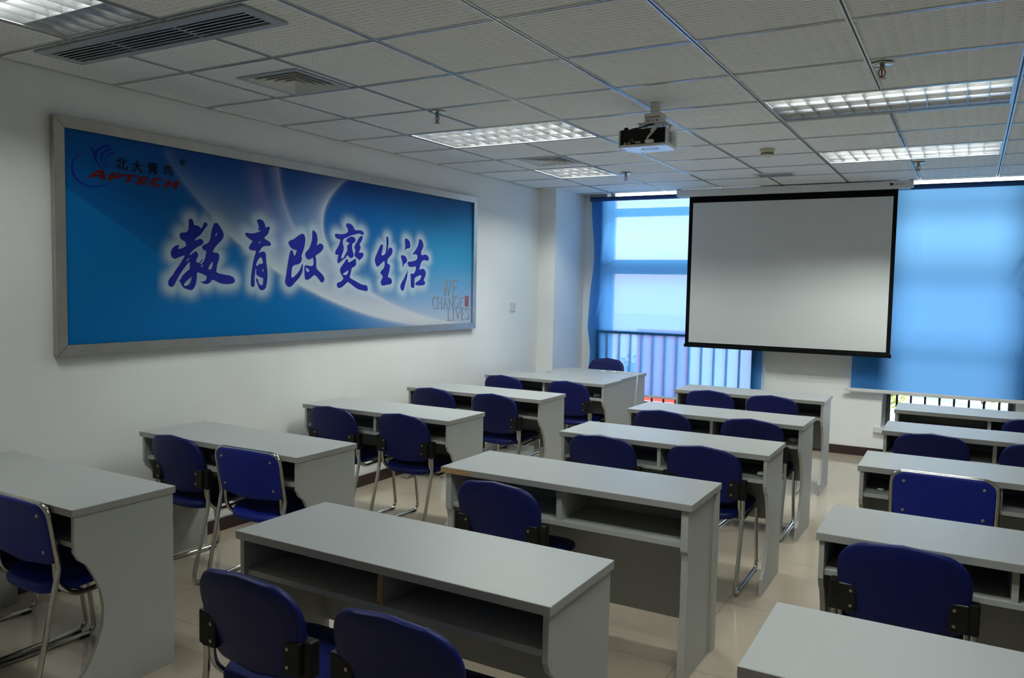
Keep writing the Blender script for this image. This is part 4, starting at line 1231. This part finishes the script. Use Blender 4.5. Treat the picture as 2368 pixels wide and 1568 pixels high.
def make_desk(label, mod_bottom=0.30):
    """origin: middle of the near (seat side) edge, on the floor"""
    t = thing('student_desk', label, 'desk', (0, 0, 0), 0, DESK_GROUP)
    hl = DL / 2
    m_ = MB().box(-hl, 0, DH - TK, hl, DD, DH, 0.0015)
    o = m_.build('desktop', M['laminate'], t)
    o.data.materials.append(M['edge'])
    for p in o.data.polygons:
        if abs(p.normal.z) < 0.5:
            p.material_index = 1
    for s in (-1, 1):
        x0 = s * (hl - 0.010)
        x1 = x0 - s * 0.018
        MB().prism(cut_profile(), min(x0, x1), max(x0, x1), 'x', 0.0008).build('side_panel', M['carcass'], t)
    MB().box(-hl + 0.028, 0.030, 0.584, hl - 0.028, DD - 0.03, 0.604, 0.001).build('shelf', M['carcass'], t)
    MB().box(-0.010, 0.034, 0.604, 0.010, DD - 0.03, DH - TK).build('divider', M['carcass'], t)
    MB().box(-hl + 0.028, DD - 0.03, mod_bottom, hl - 0.028, DD - 0.012, DH - TK).build('modesty_panel', M['carcass'], t)
    return t


def make_desk_variant(label):
    """desk whose ends stand in from the top, with a full-height strip behind each end"""
    t = thing('student_desk', label, 'desk', (0, 0, 0), 0, DESK_GROUP)
    hl = DL / 2
    o = MB().box(-hl, 0, DH - TK, hl, DD, DH, 0.0015).build('desktop', M['laminate'], t)
    o.data.materials.append(M['edge'])
    for p in o.data.polygons:
        if abs(p.normal.z) < 0.5:
            p.material_index = 1
    pr = [(0.016, DH - TK), (0.016, 0.545), (0.028, 0.530), (0.034, 0.500), (0.034, 0.300), (0.026, 0.16), (0.020, 0.08), (0.020, 0.0), (DD - 0.06, 0.0), (DD - 0.06, DH - TK)]
    for s in (-1, 1):
        x0, x1 = s * (hl - 0.018), s * (hl - 0.048)
        MB().prism(pr, min(x0, x1), max(x0, x1), 'x', 0.0008).build('side_panel', M['carcass'], t)
        x1 = s * (hl - 0.060)
        x0 = s * (hl - 0.004)
        MB().box(min(x0, x1), DD - 0.060, 0, max(x0, x1), DD - 0.008, DH - TK, 0.001).build('rear_post', M['carcass'], t)
    MB().box(-hl + 0.048, 0.030, 0.553, hl - 0.048, DD - 0.03, 0.575, 0.001).build('shelf', M['carcass'], t)
    MB().box(-0.012, 0.034, 0.575, 0.012, DD - 0.06, DH - TK).build('divider', M['carcass'], t)
    MB().box(-hl + 0.048, DD - 0.085, 0.13, hl - 0.048, DD - 0.067, DH - TK).build('modesty_panel', M['carcass'], t)
    MB().box(-hl - 0.0006, -0.0006, DH - TK + 0.002, -hl + 0.16, 0.004, DH - 0.003).build('broken_edge', M['chip'], t)['label'] = 'bare chipboard where the edge band broke off'
    return t


ORD = ['nearest the viewer', 'second from the viewer', 'third from the viewer', 'fourth from the viewer', 'closest to the windows']
DESKS = {
    'L1': (0.672, -1.029, -0.004, 1.2), 'L2': (0.701, 0.061, 0.001, 1.184), 'L3': (0.688, 1.337, 0.006, 1.214), 'L4': (0.709, 2.501, 0.009, 1.23), 'L5': (0.712, 3.689, 0.004, 1.223),
    'M1': (2.535, -0.873, -0.003, 1.196), 'M2': (2.554, 0.308, 0.002, 1.19), 'M3': (2.602, 1.446, 0.005, 1.192), 'M4': (2.592, 2.508, -0.01, 1.179), 'M5': (2.523, 3.776, 0.01, 1.19),
    'R1': (4.238, -0.939, 0.004, 1.2), 'R2': (4.222, 0.219, 0.003, 1.2), 'R3': (4.213, 1.482, 0.003, 1.2), 'R4': (4.218, 2.651, 0.001, 1.2), 'R5': (4.208, 3.684, 0.002, 1.2)}
DLAB = {
    'L1': 'grey-white desk against the banner wall, nearest the viewer, curved side panel in full view',
    'L2': 'grey-white desk against the banner wall with one framed bright-backed chair at it',
    'L3': 'grey-white desk against the banner wall, middle one of five in that column',
    'L4': 'grey-white desk against the banner wall, second from the teacher desk',
    'L5': 'grey-white desk against the banner wall, pushed up to the teacher desk',
    'M1': 'grey-white desk in the middle column nearest the viewer, two open shelf bays facing us',
    'M2': 'grey-white desk in the middle column with bare chipboard at one top corner',
    'M3': 'grey-white desk in the middle column, third back, right behind the chipboard-cornered one',
    'M4': 'grey-white desk in the middle column, one before the row at the screen',
    'M5': 'grey-white desk in the middle column directly in front of the projection screen',
    'R1': 'grey-white desk cut off in the bottom corner of the picture, right-hand column',
    'R2': 'grey-white desk in the right-hand column, second from the viewer, round-backed chair at it',
    'R3': 'grey-white desk in the right-hand column with the framed bright-backed chair at it',
    'R4': 'grey-white desk in the right-hand column, one before the window railing',
    'R5': 'grey-white desk in the right-hand column right at the barred window'}
base_desk = make_desk(DLAB['L1'])
remember(base_desk)
for k, (x, y, th, ln) in DESKS.items():
    sc = (ln / DL, 1, 1)
    if k == 'L1':
        base_desk.location, base_desk.rotation_euler = (x, y, 0), (0, 0, th)
    elif k == 'M2':
        dv = make_desk_variant(DLAB[k])
        dv.location, dv.rotation_euler, dv.scale = (x, y, 0), (0, 0, th), sc
    else:
        o = dup(base_desk, (x, y, 0), th, DLAB[k], sc)
        if k == 'M1':
            # the middle divider has lost its edge band
            MB().box(-0.0105, 0.032, 0.606, 0.0105, 0.036, DH - TK - 0.001).build('bare_edge', M['chip'], o)['label'] = 'bare brown board edge on the divider'

# teacher's desk
t = thing('teacher_desk', 'plain grey-white teacher desk behind the row at the banner wall, cable on top', 'desk', (0.845, 4.127, 0))
tw, td = 0.445, 0.70
o = MB().box(-tw, 0, DH - TK, tw, td, DH, 0.0015).build('desktop', M['laminate'], t)
o.data.materials.append(M['edge'])
for p in o.data.polygons:
    if abs(p.normal.z) < 0.5:
        p.material_index = 1
for s in (-1, 1):
    x0, x1 = s * (tw - 0.008), s * (tw - 0.028)
    MB().box(min(x0, x1), 0.008, 0, max(x0, x1), td - 0.02, DH - TK, 0.001).build('side_panel', M['carcass'], t)
MB().box(-tw + 0.028, 0.010, 0.25, tw - 0.028, 0.028, DH - TK).build('modesty_panel', M['carcass'], t)
MB().lathe([(0.022, 0.0), (0.034, 0.0), (0.034, 0.003), (0.022, 0.004)], (0.482 - 0.845, 0.14, DH)).build('cable_grommet', M['label'], t, True)
t = thing('white_cable', 'white cable with two plugs lying across the teacher desk and hanging over its end', 'cable', (1.0, 4.66, DH))
MB().tube([(-0.02, 0.005, 0.008), (0.10, 0.02, 0.006), (0.20, -0.02, 0.006), (0.287, -0.08, 0.005), (0.304, -0.12, -0.03), (0.306, -0.155, -0.20), (0.304, -0.16, -0.46)], 0.0045, 8, 0.05).build('cord', M['white'], t, True)
for x in (-0.10, 0.016):
    MB().box(x - 0.022, -0.012, 0.0005, x + 0.022, 0.014, 0.016, 0.003).build('plug', M['white'], t)


# ------------------------------------------------------------------ chairs
def pad(outline, thick, bendfn, mb, edge=0.8):
    """cushion: closed outline of (a, c) grown into a rounded slab; bendfn maps (a, c, depth) to xyz"""
    n = len(outline)
    ca = sum(p[0] for p in outline) / n
    cc = sum(p[1] for p in outline) / n
    rings = []
    for sc, dp in ((0.30, 1.0), (0.70, 1.0), (0.90, 0.97), (0.965, 0.75), (0.993, 0.38), (1.0, 0.0), (0.993, -0.38), (0.965, -0.75), (0.90, -0.97), (0.70, -1.0), (0.30, -1.0)):
        rings.append([bendfn(ca + (p[0] - ca) * sc, cc + (p[1] - cc) * sc, dp * thick / 2) for p in outline])
    mb.loft(rings)
    return mb


def rrect(hw_t, hw_b, z0, z1, rt, rb, n=8, bow_t=0.0, bow_b=0.0):
    """rounded outline, separate radii at the top and the bottom, counter-clockwise in (x, z)"""
    pts = []

    def arc(cx_, cz_, r, a0, a1):
        for k in range(n + 1):
            a_ = a0 + (a1 - a0) * k / n
            pts.append((cx_ + r * math.cos(a_), cz_ + r * math.sin(a_)))
    arc(hw_b - rb, z0 + rb, rb, -PI / 2, 0)
    pts.append(((hw_b + hw_t) / 2 + 0.003, (z0 + z1) / 2))
    arc(hw_t - rt, z1 - rt, rt, 0, PI / 2)
    pts.append((0, z1 + bow_t))
    arc(-hw_t + rt, z1 - rt, rt, PI / 2, PI)
    pts.append((-(hw_b + hw_t) / 2 - 0.003, (z0 + z1) / 2))
    arc(-hw_b + rb, z0 + rb, rb, PI, 1.5 * PI)
    pts.append((0, z0 - bow_b))
    return pts


TR = 0.0108


def leg_loop(s, kz, top, xr=0.212, xf=0.198):
    """rear leg, floor runner and front leg of one side in a single bent tube"""
    return MB().tube([(s * xr, -0.004, top), (s * xr, 0.000, kz), (s * (xr + 0.002), -0.105, TR), (s * xf, 0.405, TR), (s * xf, 0.355, kz - 0.03)], TR, 10, 0.055, 6)


def seat_rails(kz, top):
    m_ = MB()
    for s in (-1, 1):
        m_.tube([(s * 0.191, 0.000, top), (s * 0.191, 0.004, kz + 0.02), (s * 0.188, 0.075, kz - 0.045), (s * 0.185, 0.36, kz - 0.028)], TR * 0.95, 10, 0.05, 6)
    m_.tube([(-0.185, 0.345, kz - 0.035), (0.185, 0.345, kz - 0.035)], TR * 0.8, 8)
    m_.tube([(-0.188, 0.12, kz - 0.045), (0.188, 0.12, kz - 0.045)], TR * 0.8, 8)
    return m_


def seat_pad(kz, mb):
    out_ = []
    n = 44
    for k in range(n):
        a_ = 2 * PI * k / n
        c, s = math.cos(a_), math.sin(a_)
        e = 2 / 4.2
        x = 0.208 * abs(c) ** e * (1 if c >= 0 else -1)
        y = 0.205 * abs(s) ** e * (1 if s >= 0 else -1)
        x *= 1 - 0.10 * max(0, -y / 0.205)
        if y < 0:
            y -= 0.012 * (1 - (x / 0.2) ** 2)
        out_.append((x, y))

    def fn(x, y, dp):
        return (x, 0.195 + y, kz + 0.004 + 0.018 * (y / 0.2) + dp - 0.012 * max(0, y / 0.2) ** 3 * 2 + 0.006 * (x / 0.2) ** 2)
    return pad(out_, 0.046, fn, mb)


CHAIR_GROUP = 'round-backed blue chairs at the desks'


def make_round_chair(label, raise_=0.0):
    t = thing('round_back_chair', label, 'chair', (0, 0, 0), 0, CHAIR_GROUP)
    kz = 0.40

    def fn(x, z, dp):
        tl = (z - 0.47 - raise_) / 0.295
        return (x, -0.002 - 0.066 * max(-0.3, tl) + 0.020 * (x / 0.2) ** 2 + dp, z)
    m_ = pad(rrect(0.205, 0.194, 0.455 + raise_, 0.751 + raise_, 0.105, 0.070, 9, 0.012, 0.014), 0.034, fn, MB())
    m_.build('backrest', M['blue'], t, True)
    seat_pad(kz, MB()).build('seat', M['blue'], t, True)
    for s in (-1, 1):
        m_ = MB()
        x0, x1 = s * 0.138, s * 0.196
        m_.box(min(x0, x1), -0.034, 0.494, max(x0, x1), -0.014, 0.590, 0.003)
        x0, x1 = s * 0.178, s * 0.227
        m_.box(min(x0, x1), -0.020, 0.488, max(x0, x1), 0.020, 0.594, 0.006, 2)
        br = m_.build('bracket', M['black'], t)
        for z in (0.516, 0.568):
            MB().cyl((s * 0.155, -0.0370, z), 0.0055, 0.004, 'y', 10).build('bolt', M['bolt'], br, True)
        leg_loop(s, kz, 0.56 + raise_).build('leg_frame', M['chrome'], t, True)
        MB().box(s * 0.198 - 0.013, 0.33, 0.0, s * 0.198 + 0.013, 0.372, 0.012, 0.002).build('foot', M['black'], t)
    seat_rails(kz, 0.56 + raise_).build('seat_frame', M['chrome'], t, True)
    return t


def make_framed_chair(label):
    t = thing('framed_back_chair', label, 'chair', (0, 0, 0), 0, 'square-backed blue chairs with a metal rim')
    kz = 0.41
    # bent tube: rear legs continue up around the back panel
    hw = 0.218
    path = [(-hw, -0.105, TR), (-hw, 0.0, 0.50), (-hw, -0.038, 0.742), (hw, -0.038, 0.742), (hw, 0.0, 0.50), (hw, -0.105, TR)]

    m_ = MB()
    m_.tube([path[1], path[2], path[3], path[4]], TR, 10, 0.062, 8)
    m_.build('back_frame', M['chrome'], t, True)
    for s in (-1, 1):
        MB().tube([(s * hw, 0.0, 0.505), (s * hw, -0.002, 0.49), (s * hw, -0.105, TR), (s * 0.200, 0.405, TR), (s * 0.196, 0.355, kz - 0.03)], TR, 10, 0.05, 6).build('leg_frame', M['chrome'], t, True)
        MB().box(s * 0.200 - 0.013, 0.33, 0.0, s * 0.200 + 0.013, 0.372, 0.012, 0.002).build('foot', M['black'], t)

    def fn(x, z, dp):
        return (x, -0.010 - 0.038 * (z - 0.50) / 0.24 + 0.006 * (x / 0.2) ** 2 + dp, z)
    pad(rrect(0.217, 0.209, 0.505, 0.744, 0.060, 0.045, 8, 0.002, 0.016), 0.020, fn, MB()).build('backrest', M['blue2'], t, True)
    for x in (-0.165, 0.165):
        for z in (0.556, 0.700):
            y = fn(x, z, -0.010)[1]
            MB().lathe([(0.0075, 0.0), (0.007, 0.003), (0.003, 0.0045)], seg=12).build('bolt', M['bolt'], t, True, (x, y, z)).rotation_euler = (PI / 2, 0, 0)
    seat_pad(kz, MB()).build('seat', M['blue2'], t, True)
    seat_rails(kz, 0.515).build('seat_frame', M['chrome'], t, True)
    return t


# key: centre x, y of the back tube, label
ROUND = [
    ('L1', 0.468, -1.03, 'round-backed blue chair mostly outside the picture at the nearest banner-wall desk'),
    ('L2', 0.426, 0.09, 'round-backed blue chair by the wall at the banner-wall desk second from the viewer'),
    ('L3', 0.393, 1.291, 'round-backed blue chair by the wall at the middle banner-wall desk'),
    ('L3', 0.952, 1.345, 'round-backed blue chair at the aisle end of the middle banner-wall desk, legs showing'),
    ('L4', 0.362, 2.524, 'round-backed blue chair by the wall, at the desk second from the teacher desk'),
    ('L4', 0.931, 2.53, 'round-backed blue chair on the aisle side, at the desk second from the teacher desk'),
    ('L5', 0.347, 3.624, 'round-backed blue chair by the wall at the desk touching the teacher desk'),
    ('L5', 1.020, 3.60, 'round-backed blue chair on the aisle side at the desk touching the teacher desk'),
    ('M1', 2.305, -1.145, 'round-backed blue chair with whole back showing at the nearest middle-column desk, left of two'),
    ('M1', 2.830, -1.145, 'large foreground round-backed blue chair cut by the bottom picture edge, middle column'),
    ('M2', 2.353, 0.16, 'lone round-backed blue chair at the chipboard-cornered desk'),
    ('M3', 2.290, 1.411, 'round-backed blue chair behind the chipboard-cornered desk, on the banner side'),
    ('M3', 2.862, 1.44, 'round-backed blue chair on the aisle behind the chipboard-cornered desk, sled leg showing'),
    ('M4', 2.265, 2.56, 'round-backed blue chair on the banner side, at the middle-column desk one before the screen'),
    ('M4', 2.868, 2.56, 'round-backed blue chair on the aisle side, at the middle-column desk one before the screen'),
    ('M5', 2.230, 3.80, 'round-backed blue chair below the screen, on the banner side'),
    ('M5', 2.727, 3.80, 'round-backed blue chair below the screen, on the aisle side'),
    ('R2', 3.902, 0.185, 'large round-backed blue chair in the right-hand column nearest the viewer'),
    ('R2', 4.50, 0.185, 'round-backed blue chair at the picture edge beside the large near one, bracket showing'),
    ('R3', 4.545, 1.46, 'round-backed blue chair at the picture edge beside the bright framed one'),
    ('R4', 3.891, 2.62, 'round-backed blue chair at the desk one before the barred window'),
    ('R4', 4.445, 2.62, 'round-backed blue chair at the picture edge, one desk before the barred window'),
    ('R5', 4.478, 3.70, 'round-backed blue chair at the picture edge, at the desk by the barred window'),
]
proto = None
for key, x, y, lab in ROUND:
    yn = DESKS[key][1]
    yk = min(y + 0.03, yn + 0.022) if key != 'L2' else min(y, yn + 0.03)
    if proto is None:
        proto = make_round_chair(lab)
        proto.location = (x, yk, 0)
        remember(proto)
    else:
        dup(proto, (x, yk, 0), random.Random(len(lab)).uniform(-0.02, 0.02), lab)
tc_ = make_round_chair('round-backed blue chair behind the teacher desk, facing the class', 0.065)
tc_.location, tc_.rotation_euler = (0.70, 5.17, 0), (0, 0, PI)
fc = make_framed_chair('metal-rimmed square-backed blue chair at the banner-wall desk nearest the viewer')
fc.location = (0.935, -1.013, 0)
remember(fc)
dup(fc, (0.975, 0.078, 0), 0.03, 'metal-rimmed square-backed blue chair at the second banner-wall desk, four bolts in view')
dup(fc, (3.985, 1.495, 0), -0.01, 'metal-rimmed square-backed blue chair in the right-hand column')


# ------------------------------------------------------------------ odds and ends in the desks
def crumple(loc, r, mat, label, seed, flat=0.6):
    rnd = random.Random(seed)
    bm_ = bmesh.new()
    bmesh.ops.create_icosphere(bm_, subdivisions=2, radius=r)
    for v_ in bm_.verts:
        k = rnd.uniform(0.62, 1.12)
        v_.co = Vector((v_.co.x * k * 1.25, v_.co.y * k, max(-r * flat * 0.9, v_.co.z * k * flat)))
    zmin = min(v_.co.z for v_ in bm_.verts)
    for v_ in bm_.verts:
        v_.co.z -= zmin
    me_ = bpy.data.meshes.new('crumpled_paper')
    bm_.to_mesh(me_)
    bm_.free()
    me_.materials.append(mat)
    o_ = link('crumpled_paper', me_, None, loc)
    return tag(o_, label, 'paper', 'crumpled papers left on desk shelves')


crumple((3.10, 2.508 + 0.16, 0.605), 0.030, M['pinkpaper'], 'pinkish crumpled paper on the shelf one desk before the screen', 3)
crumple((3.145, 1.446 + 0.12, 0.605), 0.026, M['paper'], 'white crumpled paper on the shelf behind the chipboard-cornered desk', 4)
crumple((1.20, 3.689 + 0.13, 0.605), 0.030, M['paper'], 'crumpled paper on the shelf of the desk touching the teacher desk', 5)
crumple((0.585, 0.061 + 0.13, 0.605), 0.034, M['paper'], 'crumpled paper deep in the shelf of the second banner-wall desk', 6, 0.8)
crumple((3.71, 1.482 + 0.1, 0.605), 0.014, M['paper'], 'small crumpled paper on the shelf at the bright framed chair in the right-hand column', 8)
